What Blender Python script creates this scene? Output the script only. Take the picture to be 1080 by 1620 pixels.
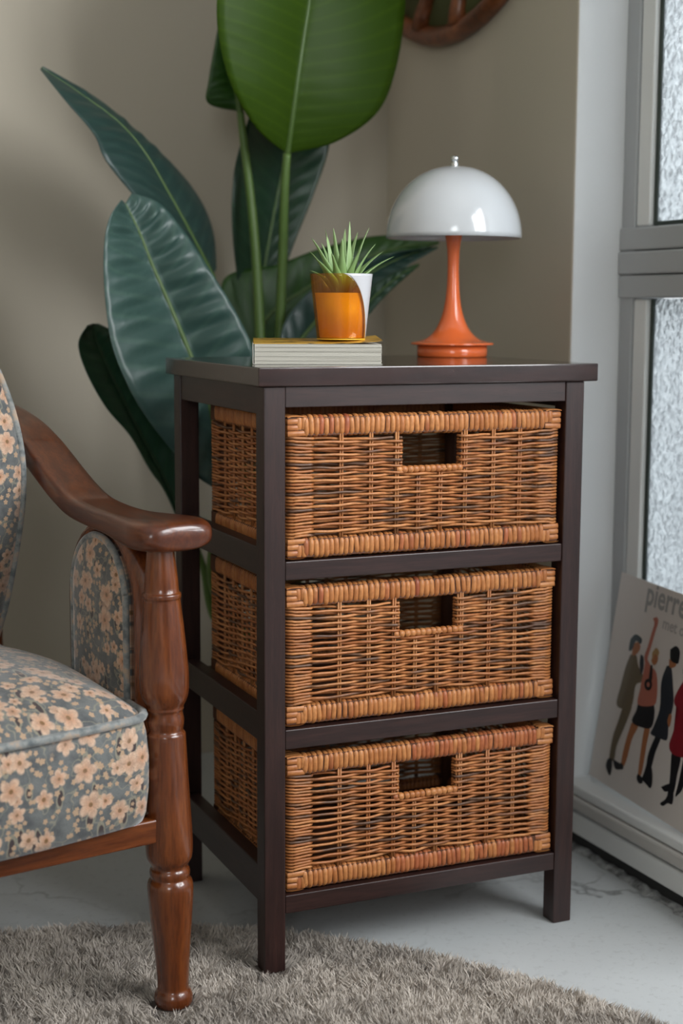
import bpy, bmesh, math, random
import numpy as np
from mathutils import Vector, Matrix
random.seed(7); np.random.seed(7)
SC = bpy.context.scene
COL = SC.collection
for o in list(bpy.data.objects): bpy.data.objects.remove(o)

# ------------------------------------------------------------------ camera
FPX, YAW, PITCH, ROLL = 2382.88, 0.410598, 0.135203, 0.004781
CAM = np.array([-0.6297, -1.6795, 0.8312])
_f = np.array([math.sin(YAW)*math.cos(PITCH), math.cos(YAW)*math.cos(PITCH), -math.sin(PITCH)])
_r0 = np.array([math.cos(YAW), -math.sin(YAW), 0.0]); _u0 = np.cross(_r0, _f)
_r = math.cos(ROLL)*_r0 + math.sin(ROLL)*_u0; _u = np.cross(_r, _f)
cd = bpy.data.cameras.new('camera'); cam = bpy.data.objects.new('camera', cd); COL.objects.link(cam)
M = Matrix(((_r[0], _u[0], -_f[0], CAM[0]), (_r[1], _u[1], -_f[1], CAM[1]), (_r[2], _u[2], -_f[2], CAM[2]), (0, 0, 0, 1)))
cam.matrix_world = M
cd.sensor_fit = 'VERTICAL'; cd.sensor_height = 36.0; cd.sensor_width = 24.0
cd.lens = FPX/1620.0*36.0; cd.clip_start = 0.05; cd.clip_end = 100
cd.dof.use_dof = True; cd.dof.focus_distance = 1.86; cd.dof.aperture_fstop = 3.2
SC.camera = cam

def ray(x, y): return _f + (x-540)/FPX*_r - (y-810)/FPX*_u
def at_y(x, y, Y):                      # point of the plane world-Y = Y seen at a photo pixel
    d = ray(x, y); return CAM + d*(Y-CAM[1])/d[1]
def at_z(x, y, Z):
    d = ray(x, y); return CAM + d*(Z-CAM[2])/d[2]

# ------------------------------------------------------------------ view, world, lights
SC.view_settings.view_transform = 'Standard'; SC.view_settings.look = 'None'
SC.view_settings.gamma = 1.0; SC.view_settings.exposure = -0.12
SC.view_settings.use_curve_mapping = False
W = bpy.data.worlds.new('world'); SC.world = W; W.use_nodes = True
nt = W.node_tree; bg = nt.nodes['Background']
tc = nt.nodes.new('ShaderNodeTexCoord'); sp = nt.nodes.new('ShaderNodeSeparateXYZ'); rp = nt.nodes.new('ShaderNodeValToRGB')
nt.links.new(tc.outputs['Generated'], sp.inputs[0]); nt.links.new(sp.outputs['Z'], rp.inputs[0])
rp.color_ramp.elements[0].position = 0.0; rp.color_ramp.elements[0].color = (0.30, 0.31, 0.32, 1)
rp.color_ramp.elements[1].position = 0.06; rp.color_ramp.elements[1].color = (0.80, 0.89, 0.97, 1)
nt.links.new(rp.outputs[0], bg.inputs[0]); bg.inputs[1].default_value = 0.95

def area_light(name, loc, target, sx, sy, power, col):
    l = bpy.data.lights.new(name, 'AREA'); l.shape = 'RECTANGLE'; l.size = sx; l.size_y = sy
    l.energy = power; l.color = col
    o = bpy.data.objects.new(name, l); COL.objects.link(o); o.location = loc
    o.rotation_euler = (Vector(target)-Vector(loc)).to_track_quat('-Z', 'Y').to_euler()
    return o
# daylight falling in through the open window bays beside the camera
area_light('window_daylight', (0.93, -1.20, 1.38), (-0.4, -0.45, 1.05), 1.15, 1.15, 64.0, (0.96, 0.98, 1.0))
# second, smaller window in the wall behind the camera
area_light('rear_window_daylight', (-1.75, -3.985, 1.60), (-1.75, 0.0, 1.60), 0.9, 1.2, 32.0, (0.92, 0.97, 1.0))

# ------------------------------------------------------------------ helpers
def link(o, parent=None):
    COL.objects.link(o)
    if parent is not None: o.parent = parent
    return o
def mesh_obj(name, v, f, mat, parent=None, smooth=True, uv=None):
    me = bpy.data.meshes.new(name)
    me.from_pydata([tuple(map(float, p)) for p in v], [], [tuple(int(i) for i in q) for q in f])
    if uv is not None:
        l = me.uv_layers.new(name='UVMap')
        idx = np.empty(len(me.loops), dtype=np.int32); me.loops.foreach_get('vertex_index', idx)
        l.data.foreach_set('uv', np.asarray(uv, dtype=np.float32)[idx].ravel())
    if smooth: me.polygons.foreach_set('use_smooth', [True]*len(me.polygons))
    me.materials.append(mat); me.update()
    return link(bpy.data.objects.new(name, me), parent)
def empty(name, loc=(0, 0, 0), rz=0.0):
    o = bpy.data.objects.new(name, None); o.location = loc; o.rotation_euler = (0, 0, rz); o.empty_display_size = 0.05
    return link(o)
def tag(o, label=None, cat=None, group=None, kind=None):
    if label: o['label'] = label
    if cat: o['category'] = cat
    if group: o['group'] = group
    if kind: o['kind'] = kind
    return o
def box(name, lo, hi, mat, parent=None, bev=0.0015, seg=2):
    bm = bmesh.new(); bmesh.ops.create_cube(bm, size=1.0)
    lo = np.array(lo, float); hi = np.array(hi, float)
    for v in bm.verts:
        v.co = Vector(((lo+hi)/2 + np.array(v.co)*(hi-lo)))
    if bev > 0:
        bmesh.ops.bevel(bm, geom=list(bm.edges), offset=bev, segments=seg, profile=0.5, affect='EDGES')
    me = bpy.data.meshes.new(name); bm.to_mesh(me); bm.free(); me.materials.append(mat)
    return link(bpy.data.objects.new(name, me), parent)
def lathe(prof, n=48, center=(0, 0, 0), tilt=(0, 0), close=False):
    v = []; f = []
    for (r, z) in prof:
        for i in range(n):
            t = 2*math.pi*i/n
            v.append((center[0]+r*math.cos(t)+tilt[0]*z, center[1]+r*math.sin(t)+tilt[1]*z, center[2]+z))
    m = len(prof)
    for j in range(m-1 if not close else m):
        k = (j+1) % m
        for i in range(n):
            a = j*n+i; b = j*n+(i+1) % n; c = k*n+(i+1) % n; d = k*n+i
            f.append((a, b, c, d))
    if not close:
        f.append(tuple(range(n-1, -1, -1))); f.append(tuple((m-1)*n+i for i in range(n)))
    return v, f
def smooth_profile(p, k=4):
    p = np.array(p, float); out = []
    for i in range(len(p)-1):
        p0 = p[max(i-1, 0)]; p1 = p[i]; p2 = p[i+1]; p3 = p[min(i+2, len(p)-1)]
        for t in np.linspace(0, 1, k, endpoint=False):
            out.append(0.5*((2*p1)+(-p0+p2)*t+(2*p0-5*p1+4*p2-p3)*t*t+(-p0+3*p1-3*p2+p3)*t**3))
    out.append(p[-1]); return np.array(out)
def tube(path, rad, n=8, closed=False, cap=True):
    P = np.array(path, float); m = len(P)
    R = np.full(m, rad, float) if np.isscalar(rad) else np.array(rad, float)
    T = np.roll(P, -1, 0)-np.roll(P, 1, 0)
    if not closed: T[0] = P[1]-P[0]; T[-1] = P[-1]-P[-2]
    T /= np.linalg.norm(T, axis=1)[:, None]+1e-12
    ref = np.array([0, 0, 1.0]) if abs(T[0][2]) < .9 else np.array([1.0, 0, 0])
    nrm = np.cross(T[0], ref); nrm /= np.linalg.norm(nrm)
    v = []; f = []
    for i in range(m):
        nrm = nrm-T[i]*(nrm@T[i]); nrm /= np.linalg.norm(nrm)+1e-12
        bn = np.cross(T[i], nrm)
        for k in range(n):
            a = 2*math.pi*k/n
            v.append(P[i]+R[i]*(math.cos(a)*nrm+math.sin(a)*bn))
    for i in range(m if closed else m-1):
        j = (i+1) % m
        for k in range(n):
            f.append((i*n+k, i*n+(k+1) % n, j*n+(k+1) % n, j*n+k))
    if cap and not closed:
        f.append(tuple(range(n-1, -1, -1))); f.append(tuple((m-1)*n+k for k in range(n)))
    return v, f
def loft(rings, cap0=True, cap1=True):
    n = len(rings[0]); v = [p for r in rings for p in r]; f = []
    for i in range(len(rings)-1):
        for k in range(n):
            f.append((i*n+k, i*n+(k+1) % n, (i+1)*n+(k+1) % n, (i+1)*n+k))
    if cap0: f.append(tuple(range(n-1, -1, -1)))
    if cap1: f.append(tuple((len(rings)-1)*n+k for k in range(n)))
    return v, f
def join(parts):
    v = []; f = []
    for (a, b) in parts:
        o = len(v); v += list(a); f += [tuple(i+o for i in q) for q in b]
    return v, f

# ------------------------------------------------------------------ materials
class NT:
    def __init__(s, name):
        s.m = bpy.data.materials.new(name); s.m.use_nodes = True; s.t = s.m.node_tree
        s.b = s.t.nodes['Principled BSDF']; s.out = s.t.nodes['Material Output']
    def n(s, typ, **kw):
        x = s.t.nodes.new('ShaderNode'+typ)
        for k, v in kw.items(): setattr(x, k, v)
        return x
    def lk(s, a, b): s.t.links.new(a, b); return s
    def put(s, sock, val):
        if hasattr(val, 'node'): s.t.links.new(val, sock)
        else: sock.default_value = val
    def math(s, op, a, b=0.0, c=0.0):
        x = s.n('Math', operation=op); s.put(x.inputs[0], a); s.put(x.inputs[1], b); s.put(x.inputs[2], c); return x.outputs[0]
    def mix(s, fac, a, b, mode='MIX'):
        x = s.n('MixRGB', blend_type=mode); s.put(x.inputs[0], fac); s.put(x.inputs[1], a); s.put(x.inputs[2], b); return x.outputs[0]
    def ramp(s, fac, stops):
        x = s.n('ValToRGB'); cr = x.color_ramp
        while len(cr.elements) < len(stops): cr.elements.new(0.5)
        for e, (p, c) in zip(cr.elements, stops):
            e.position = p; e.color = (c[0], c[1], c[2], 1) if not np.isscalar(c) else (c, c, c, 1)
        s.put(x.inputs[0], fac); return x.outputs[0]
    def coord(s, which='Object', scale=(1, 1, 1)):
        c = s.n('TexCoord'); mp = s.n('Mapping'); s.lk(c.outputs[which], mp.inputs[0]); mp.inputs['Scale'].default_value = scale
        return mp.outputs[0]
    def noise(s, vec, scale, detail=4, rough=0.55, out=0, dist=0.0):
        x = s.n('TexNoise'); s.put(x.inputs['Vector'], vec); x.inputs['Scale'].default_value = scale
        x.inputs['Detail'].default_value = detail; x.inputs['Roughness'].default_value = rough; x.inputs['Distortion'].default_value = dist
        return x.outputs[out]
    def bump(s, h, strength=0.3, dist=0.002):
        x = s.n('Bump'); s.put(x.inputs['Height'], h); x.inputs['Strength'].default_value = strength; x.inputs['Distance'].default_value = dist
        s.lk(x.outputs[0], s.b.inputs['Normal']); return x.outputs[0]
    def set(s, **kw):
        mp = dict(col='Base Color', rough='Roughness', spec='Specular IOR Level', metal='Metallic', coat='Coat Weight', coatr='Coat Roughness',
                  sub='Subsurface Weight', trans='Transmission Weight', sheen='Sheen Weight', ior='IOR', alpha='Alpha')
        for k, v in kw.items():
            if k == 'col' and not hasattr(v, 'node'): v = (v[0], v[1], v[2], 1)
            s.put(s.b.inputs[mp[k]], v)
        return s

def plain(name, col, rough=0.5, **kw):
    t = NT(name); t.set(col=col, rough=rough, **kw)
    return t.m
def wall_mat(name, c0, c1, rough=0.85):
    t = NT(name); v = t.coord('Object')
    t.set(col=t.mix(t.noise(v, 1.3, 3), (*c0, 1), (*c1, 1)), rough=rough); t.bump(t.noise(v, 60, 4), 0.08, 0.002); return t.m
M_wall = wall_mat('painted_wall_cream', (0.53, 0.475, 0.385), (0.58, 0.525, 0.43))
M_wallr = wall_mat('painted_wall_white', (0.68, 0.69, 0.69), (0.73, 0.74, 0.74))
M_ceil = wall_mat('ceiling_paint', (0.7, 0.7, 0.68), (0.74, 0.74, 0.72))

def floor_mat():
    t = NT('painted_concrete'); v = t.coord('Object')
    n1 = t.noise(v, 2.2, 6, 0.6); n2 = t.noise(v, 75, 5, 0.7)
    base = t.mix(n1, (0.44, 0.46, 0.465, 1), (0.56, 0.58, 0.58, 1))
    base = t.mix(t.ramp(n2, [(0.35, 0.5), (0.455, 0.0)]), base, (0.38, 0.39, 0.39, 1))
    # hairline cracks: borders of large warped cells
    wv = t.n('VectorMath', operation='ADD'); t.lk(v, wv.inputs[0])
    sc = t.n('VectorMath', operation='SCALE'); t.lk(t.noise(v, 5, 4, 0.6, out=1), sc.inputs[0]); sc.inputs['Scale'].default_value = 0.25
    t.lk(sc.outputs[0], wv.inputs[1])
    vo = t.n('TexVoronoi', feature='DISTANCE_TO_EDGE'); t.lk(wv.outputs[0], vo.inputs['Vector']); vo.inputs['Scale'].default_value = 2.1
    crack = t.ramp(vo.outputs['Distance'], [(0.0, 1.0), (0.012, 0.0)])
    crack = t.math('MULTIPLY', crack, t.ramp(t.noise(v, 3.1, 3), [(0.45, 0.0), (0.62, 0.8)]))
    t.set(col=t.mix(crack, base, (0.13, 0.13, 0.125, 1)), rough=t.ramp(n1, [(0.3, 0.38), (0.7, 0.6)]), spec=0.4)
    t.bump(t.math('SUBTRACT', n2, crack), 0.15, 0.002); return t.m
M_floor = floor_mat()

def wood_mat(name, c0, c1, c2, grain=(30, 30, 2.5), rough=0.3, coat=0.3, coatr=0.15, bumps=0.06, scuff=None):
    t = NT(name); v = t.coord('Object', grain)
    g = t.noise(v, 3.0, 6, 0.58, dist=0.3); g2 = t.noise(v, 14.0, 5, 0.6)
    c = t.ramp(g, [(0.28, c0), (0.5, c1), (0.72, c2)])
    c = t.mix(t.ramp(g2, [(0.35, 0.45), (0.55, 0.0)]), c, (c0[0]*.6, c0[1]*.6, c0[2]*.6, 1))
    if scuff:
        s = t.noise(t.coord('Object', (1, 1, 1)), 55, 6, 0.7)
        c = t.mix(t.ramp(s, [(0.70, 0.0), (0.76, 0.55)]), c, (*scuff, 1))
    t.set(col=c, rough=rough, coat=coat, coatr=coatr); t.bump(g2, bumps, 0.001); return t.m
DB = ((0.015, 0.0062, 0.0055), (0.028, 0.0112, 0.0095), (0.042, 0.017, 0.014))
M_cabv = wood_mat('dark_brown_wood_upright', *DB, grain=(40, 40, 3), rough=0.38, coat=0.12, coatr=0.25, scuff=(0.16, 0.12, 0.11))
M_cabx = wood_mat('dark_brown_wood_lengthwise', *DB, grain=(3, 40, 40), rough=0.38, coat=0.12, coatr=0.25, scuff=(0.16, 0.12, 0.11))
M_caby = wood_mat('dark_brown_wood_crosswise', *DB, grain=(40, 3, 40), rough=0.38, coat=0.12, coatr=0.25)
M_top = wood_mat('dark_brown_wood_top', *DB, grain=(3, 40, 40), rough=0.2, coat=0.6, coatr=0.08, scuff=(0.22, 0.18, 0.16))
CW = ((0.075, 0.0165, 0.0045), (0.140, 0.034, 0.0075), (0.215, 0.058, 0.012))
M_chv = wood_mat('red_brown_polished_wood_upright', *CW, grain=(22, 22, 2.2), rough=0.26, coat=0.7, coatr=0.1)
M_chx = wood_mat('red_brown_polished_wood_lengthwise', *CW, grain=(2.2, 22, 22), rough=0.26, coat=0.7, coatr=0.1)
M_chy = wood_mat('red_brown_polished_wood_crosswise', (0.055, 0.0125, 0.0042), (0.095, 0.022, 0.006), (0.150, 0.038, 0.009), grain=(22, 2.2, 22), rough=0.30, coat=0.5, coatr=0.07)

def cane_mat(name, c0, c1, dark, amount, scale=9.0):
    t = NT(name); oi = t.n('ObjectInfo'); v = t.coord('Object')
    ad = t.n('VectorMath', operation='ADD'); t.lk(v, ad.inputs[0])
    rx = t.n('CombineXYZ'); 
    r10 = t.math('MULTIPLY', oi.outputs['Random'], 37.0)
    t.lk(r10, rx.inputs[0]); t.lk(r10, rx.inputs[1]); t.lk(r10, rx.inputs[2]); t.lk(rx.outputs[0], ad.inputs[1])
    n1 = t.noise(ad.outputs[0], scale, 3, 0.5); n2 = t.noise(ad.outputs[0], 160, 4, 0.6)
    c = t.mix(oi.outputs['Random'], (*c0, 1), (*c1, 1))
    c = t.mix(t.ramp(n2, [(0.3, 0.45), (0.6, 0.0)]), c, (c0[0]*.55, c0[1]*.45, c0[2]*.4, 1))
    c = t.mix(t.ramp(n1, [(amount, 0.0), (amount+0.08, 0.85)]), c, (*dark, 1))
    t.set(col=c, rough=0.42, spec=0.45); t.bump(n2, 0.25, 0.0008); return t.m
M_strand = cane_mat('cane_strand', (0.36, 0.120, 0.034), (0.56, 0.235, 0.078), (0.060, 0.036, 0.025), 0.545)
M_wrap = cane_mat('cane_wrap', (0.41, 0.145, 0.042), (0.55, 0.23, 0.075), (0.30, 0.085, 0.030), 0.60, 14.0)
M_wrap_red = cane_mat('cane_wrap_reddish', (0.38, 0.105, 0.038), (0.48, 0.17, 0.06), (0.28, 0.07, 0.03), 0.58, 14.0)
M_stake = cane_mat('cane_stake', (0.40, 0.15, 0.05), (0.52, 0.24, 0.09), (0.12, 0.06, 0.035), 0.62)
M_core = plain('cane_core_brown', (0.10, 0.035, 0.014), 0.7)

def floral(name):
    t = NT(name); uvn = t.n('TexCoord'); uv = uvn.outputs['UV']
    nz = t.noise(uv, 9, 3, 0.6, out=1)
    ws = t.n('VectorMath', operation='MULTIPLY_ADD'); t.lk(nz, ws.inputs[0]); ws.inputs[1].default_value = (0.016, 0.016, 0); t.lk(uv, ws.inputs[2])
    p = ws.outputs[0]
    def layer(vec, scale, petals, r0, amp, rnd=0.85, off=(0, 0, 0)):
        o = t.n('VectorMath', operation='ADD'); t.lk(vec, o.inputs[0]); o.inputs[1].default_value = off
        vo = t.n('TexVoronoi', voronoi_dimensions='2D'); t.lk(o.outputs[0], vo.inputs['Vector']); vo.inputs['Scale'].default_value = scale; vo.inputs['Randomness'].default_value = rnd
        d = t.n('VectorMath', operation='SUBTRACT'); t.lk(o.outputs[0], d.inputs[0]); t.lk(vo.outputs['Position'], d.inputs[1])
        s3 = t.n('SeparateXYZ'); t.lk(d.outputs[0], s3.inputs[0])
        sc = t.n('SeparateColor'); t.lk(vo.outputs['Color'], sc.inputs[0])
        ang = t.math('ADD', t.math('ARCTAN2', s3.outputs[1], s3.outputs[0]), t.math('MULTIPLY', sc.outputs[0], 6.28))
        r = t.math('MULTIPLY', t.math('SQRT', t.math('ADD', t.math('MULTIPLY', s3.outputs[0], s3.outputs[0]), t.math('MULTIPLY', s3.outputs[1], s3.outputs[1]))), scale)
        pet = t.math('ABSOLUTE', t.math('COSINE', t.math('MULTIPLY', ang, petals/2.0)))
        size = t.math('MULTIPLY', t.math('ADD', r0, t.math('MULTIPLY', pet, amp)), t.math('ADD', 0.72, t.math('MULTIPLY', sc.outputs[1], 0.4)))
        q = t.math('DIVIDE', r, size)
        return q, sc, pet, ang, r
    base = t.mix(t.ramp(t.noise(p, 38, 4, 0.6), [(0.36, 0.0), (0.62, 1.0)]), (0.070, 0.075, 0.077, 1), (0.150, 0.157, 0.152, 1))
    # pale sprigs and vines
    vn = t.math('ABSOLUTE', t.math('SUBTRACT', t.noise(p, 30, 2, 0.5), 0.5))
    c = t.mix(t.ramp(vn, [(0.0, 0.75), (0.016, 0.0)]), base, (0.30, 0.28, 0.20, 1))
    # dark curved leaves with a pale rim
    st = t.n('Mapping'); t.lk(p, st.inputs[0]); st.inputs['Rotation'].default_value = (0, 0, 0.9); st.inputs['Scale'].default_value = (1.0, 0.42, 1)
    q, sc, pet, ang, r = layer(st.outputs[0], 46, 2, 0.18, 0.13, 1.0, (3.1, 1.7, 0))
    on = t.ramp(sc.outputs[2], [(0.30, 0.0), (0.31, 1.0)])
    c = t.mix(t.math('MULTIPLY', t.ramp(q, [(1.25, 1.0), (1.0, 1.0), (0.0, 1.0)] if False else [(0.0, 1.0), (0.99, 1.0), (1.0, 0.0)]), on), c, (0.25, 0.23, 0.17, 1))
    c = t.mix(t.math('MULTIPLY', t.ramp(q, [(0.60, 1.0), (0.72, 0.0)]), on), c, (0.040, 0.024, 0.024, 1))
    # little blossoms
    q, sc, pet, ang, r = layer(p, 105, 5, 0.26, 0.16, 1.0, (1.3, 5.2, 0))
    on = t.ramp(sc.outputs[2], [(0.34, 0.0), (0.35, 1.0)])
    c = t.mix(t.math('MULTIPLY', t.ramp(q, [(0.8, 0.9), (1.0, 0.0)]), on), c, (0.50, 0.33, 0.20, 1))
    # large five-petal flowers
    for off, sc_, thr in (((7.7, 2.9, 0), 33, 0.40), ((0, 0, 0), 23, 0.16)):
        q, sc, pet, ang, r = layer(p, sc_, 5, 0.24, 0.14, 0.75, off)
        on = t.ramp(sc.outputs[2], [(thr, 0.0), (thr+0.01, 1.0)])
        pc = t.mix(t.ramp(q, [(0.15, 0.0), (0.95, 1.0)]), t.mix(sc.outputs[0], (0.56, 0.27, 0.14, 1), (0.60, 0.36, 0.23, 1)), (0.66, 0.47, 0.34, 1))
        pc = t.mix(t.ramp(pet, [(0.06, 0.55), (0.28, 0.0)]), pc, (0.40, 0.22, 0.12, 1))
        pc = t.mix(t.ramp(r, [(0.045, 1.0), (0.075, 0.0)]), pc, (0.20, 0.10, 0.03, 1))
        pc = t.mix(t.ramp(t.noise(p, 120, 3, 0.6), [(0.38, 0.45), (0.58, 0.0)]), pc, (0.30, 0.19, 0.13, 1))
        c = t.mix(t.math('MULTIPLY', t.ramp(q, [(0.80, 1.0), (1.0, 0.0)]), on), c, pc)
    weave = t.noise(uv, 900, 2, 0.5)
    c = t.mix(t.ramp(weave, [(0.35, 0.30), (0.6, 0.0)]), c, (0.05, 0.05, 0.055, 1))
    t.set(col=c, rough=0.75, sheen=0.6); t.b.inputs['Sheen Roughness'].default_value = 0.4
    t.bump(t.noise(uv, 500, 3, 0.6), 0.25, 0.001); return t.m
M_floral = floral('floral_velvet')
def pip():
    t = NT('piping_velvet'); v = t.coord('Object')
    t.set(col=t.ramp(t.noise(v, 60, 4, 0.6), [(0.35, (0.10, 0.115, 0.12)), (0.52, (0.24, 0.25, 0.24)), (0.66, (0.42, 0.30, 0.21))]), rough=0.8, sheen=0.4); t.bump(t.noise(v, 500, 2), 0.2, 0.001); return t.m
M_piping = pip()

def leaf_mat(name, c0, c1, rough, transl, tcol, ribs=0.10, rscale=90):
    t = NT(name); uv = t.n('TexCoord').outputs['UV']; sx = t.n('SeparateXYZ'); t.lk(uv, sx.inputs[0])
    # fine side veins slant from midrib to the edge
    vv = t.math('ADD', t.math('MULTIPLY', sx.outputs[0], rscale), t.math('MULTIPLY', t.math('ABSOLUTE', sx.outputs[1]), -16.0))
    ln = t.math('SINE', vv)
    n = t.noise(t.coord('Object'), 6, 3)
    c = t.mix(n, (*c0, 1), (*c1, 1))
    c = t.mix(t.ramp(ln, [(0.55, 0.0), (1.0, 0.35)]), c, (c1[0]*1.5+.004, c1[1]*1.4+.004, c1[2]*1.3, 1))
    t.set(col=c, rough=rough, spec=0.55); t.bump(ln, ribs, 0.0012)
    tr = t.n('BsdfTranslucent'); tr.inputs[0].default_value = (*tcol, 1)
    mx = t.n('MixShader'); mx.inputs[0].default_value = transl
    t.lk(t.b.outputs[0], mx.inputs[1]); t.lk(tr.outputs[0], mx.inputs[2]); t.lk(mx.outputs[0], t.out.inputs[0]); return t.m
M_leaf_dark = leaf_mat('leaf_dark_green', (0.010, 0.038, 0.020), (0.018, 0.060, 0.028), 0.36, 0.06, (0.05, 0.16, 0.02))
M_leaf_blue = leaf_mat('leaf_blue_green', (0.016, 0.046, 0.038), (0.026, 0.066, 0.054), 0.33, 0.08, (0.05, 0.16, 0.03))
M_leaf_lime = leaf_mat('leaf_yellow_green', (0.036, 0.082, 0.005), (0.052, 0.108, 0.007), 0.45, 0.32, (0.16, 0.27, 0.006), 0.06, 130)
M_leaf_lime.node_tree.nodes['Principled BSDF'].inputs['Specular IOR Level'].default_value = 0.22
M_leaf_sheen = leaf_mat('leaf_green_painted_sheen', (0.034, 0.076, 0.065), (0.052, 0.105, 0.090), 0.37, 0.06, (0.05, 0.16, 0.03))  # base colour lightened to carry the window sheen on the blade
M_leaf_teal = leaf_mat('leaf_dark_teal', (0.014, 0.038, 0.034), (0.022, 0.055, 0.048), 0.40, 0.05, (0.04, 0.12, 0.03))
M_leaf_mid = leaf_mat('leaf_mid_green', (0.022, 0.075, 0.010), (0.032, 0.10, 0.014), 0.42, 0.22, (0.09, 0.25, 0.01))
M_stem = plain('petiole_green', (0.095, 0.17, 0.035), 0.42)
M_rib = plain('midrib_green', (0.075, 0.135, 0.030), 0.4)
M_rib_dark = plain('midrib_dark_green', (0.020, 0.050, 0.018), 0.4)

# ------------------------------------------------------------------ the room
XW, YR, YB, XG = 0.60, 0.281, 0.938, 0.685      # right wall plane, window reveal, back wall, window plane
FL = box('floor', (-3.2, -4.0, -0.06), (1.6, 1.3, 0.0), M_floor, bev=0); tag(FL, kind='structure')
tag(box('wall_back', (-3.2, YB, 0), (XW, YB+0.15, 2.6), M_wall, bev=0), kind='structure')
tag(box('wall_left', (-3.2, -4.0, 0), (-3.05, YB, 2.6), M_wall, bev=0), kind='structure')
WR = tag(box('wall_right', (XW, YR, 0), (0.86, YB+0.15, 2.6), M_wall, bev=0.004), kind='structure')
WR.data.materials.append(M_wallr)            # the window reveal is painted white
for p_ in WR.data.polygons:
    if p_.normal.y < -0.8: p_.material_index = 1
tag(box('wall_front', (-3.2, -4.15, 0), (0.86, -4.0, 2.6), M_wall, bev=0), kind='structure')
tag(box('ceiling', (-3.2, -4.0, 2.6), (0.86, YB+0.15, 2.7), M_ceil, bev=0), kind='structure')
tag(box('wall_above_window', (XW, -4.0, 2.35), (0.86, YR, 2.6), M_wallr, bev=0.003), kind='structure')
M_sill = wall_mat('sill_paint_white', (0.70, 0.71, 0.70), (0.77, 0.78, 0.77), 0.5)
M_sill2 = wall_mat('sill_paint_beige', (0.48, 0.465, 0.44), (0.54, 0.52, 0.49), 0.5)
M_gap = plain('shadow_gap_dark', (0.03, 0.03, 0.03), 0.9)  # near-black colour stands in for shade in the gap under the skirting
sl = box('trim_1', (0.612, -4.0, 0.0), (0.86, YR, 0.062), M_gap, bev=0.0); tag(sl, kind='structure')
box('skirting_board', (0.600, -4.0, 0.024), (0.62, YR-0.0005, 0.058), M_sill, sl, 0.003)
box('sill_edge', (0.596, -4.0, 0.063), (0.64, YR-0.0005, 0.0835), M_sill2, sl, 0.004)
box('sill_board', (0.602, -4.0, 0.0845), (0.86, YR-0.0005, 0.100), M_sill, sl, 0.003)

def rubble_mat():
    t = NT('crumbled_grout'); v = t.coord('Object'); n = t.noise(v, 40, 5, 0.7)
    t.set(col=t.ramp(n, [(0.35, (0.10, 0.10, 0.10)), (0.6, (0.42, 0.43, 0.43))]), rough=0.95); t.bump(n, 1.0, 0.004); return t.m
v = []; f = []; N = 160
for i in range(N):
    y = YR-0.001-(i/(N-1))*2.2
    w = 0.004+0.014*random.random()*random.random(); h = 0.003+0.005*random.random()
    v += [(0.62, y, 0.0005), (0.610-w*.2, y, h), (0.606-w*.5, y+random.uniform(-.003, .003), h*.8), (0.602-w, y, 0.0005)]
    if i:
        for k in range(3): f.append((4*i-4+k, 4*i-3+k, 4*i+1+k, 4*i+k))
mesh_obj('crumbled_grout', v, f, rubble_mat(), sl, False)

M_frame = plain('window_frame_grey_paint', (0.42, 0.435, 0.44), 0.45)
M_framew = wall_mat('window_bead_white', (0.74, 0.75, 0.73), (0.80, 0.81, 0.79), 0.5)
M_seal = plain('window_seal_dark_green', (0.035, 0.05, 0.04), 0.6)
def glass_mat():
    t = NT('pebbled_glass'); v = t.coord('Object')
    wv = t.n('VectorMath', operation='ADD'); t.lk(v, wv.inputs[0])
    sc = t.n('VectorMath', operation='SCALE'); t.lk(t.noise(v, 70, 2, 0.5, out=1), sc.inputs[0]); sc.inputs['Scale'].default_value = 0.014
    t.lk(sc.outputs[0], wv.inputs[1])
    vo = t.n('TexVoronoi', feature='SMOOTH_F1'); t.lk(wv.outputs[0], vo.inputs['Vector']); vo.inputs['Scale'].default_value = 85; vo.inputs['Smoothness'].default_value = 0.25
    b = t.n('Bump'); t.lk(vo.outputs['Distance'], b.inputs['Height']); b.inputs['Strength'].default_value = 1.0; b.inputs['Distance'].default_value = 0.0045; b.invert = True
    t.t.nodes.remove(t.b)
    g = t.n('BsdfRefraction'); g.inputs['Roughness'].default_value = 0.04; g.inputs['IOR'].default_value = 1.45; g.inputs[0].default_value = (0.93, 0.96, 0.97, 1)
    gl = t.n('BsdfGlossy'); gl.inputs['Roughness'].default_value = 0.08
    tl = t.n('BsdfTranslucent'); tl.inputs[0].default_value = (0.9, 0.93, 0.95, 1)
    for s in (g, gl, tl): t.lk(b.outputs[0], s.inputs['Normal'])
    m0 = t.n('MixShader'); m0.inputs[0].default_value = 0.38; t.lk(g.outputs[0], m0.inputs[1]); t.lk(tl.outputs[0], m0.inputs[2])
    m1 = t.n('MixShader'); m1.inputs[0].default_value = 0.07; t.lk(m0.outputs[0], m1.inputs[1]); t.lk(gl.outputs[0], m1.inputs[2])
    t.lk(m1.outputs[0], t.out.inputs[0]); return t.m
M_glass = glass_mat()
WZ0, WZ1, MZ0, MZ1 = 0.1005, 2.35, 0.846, 0.952
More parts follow.
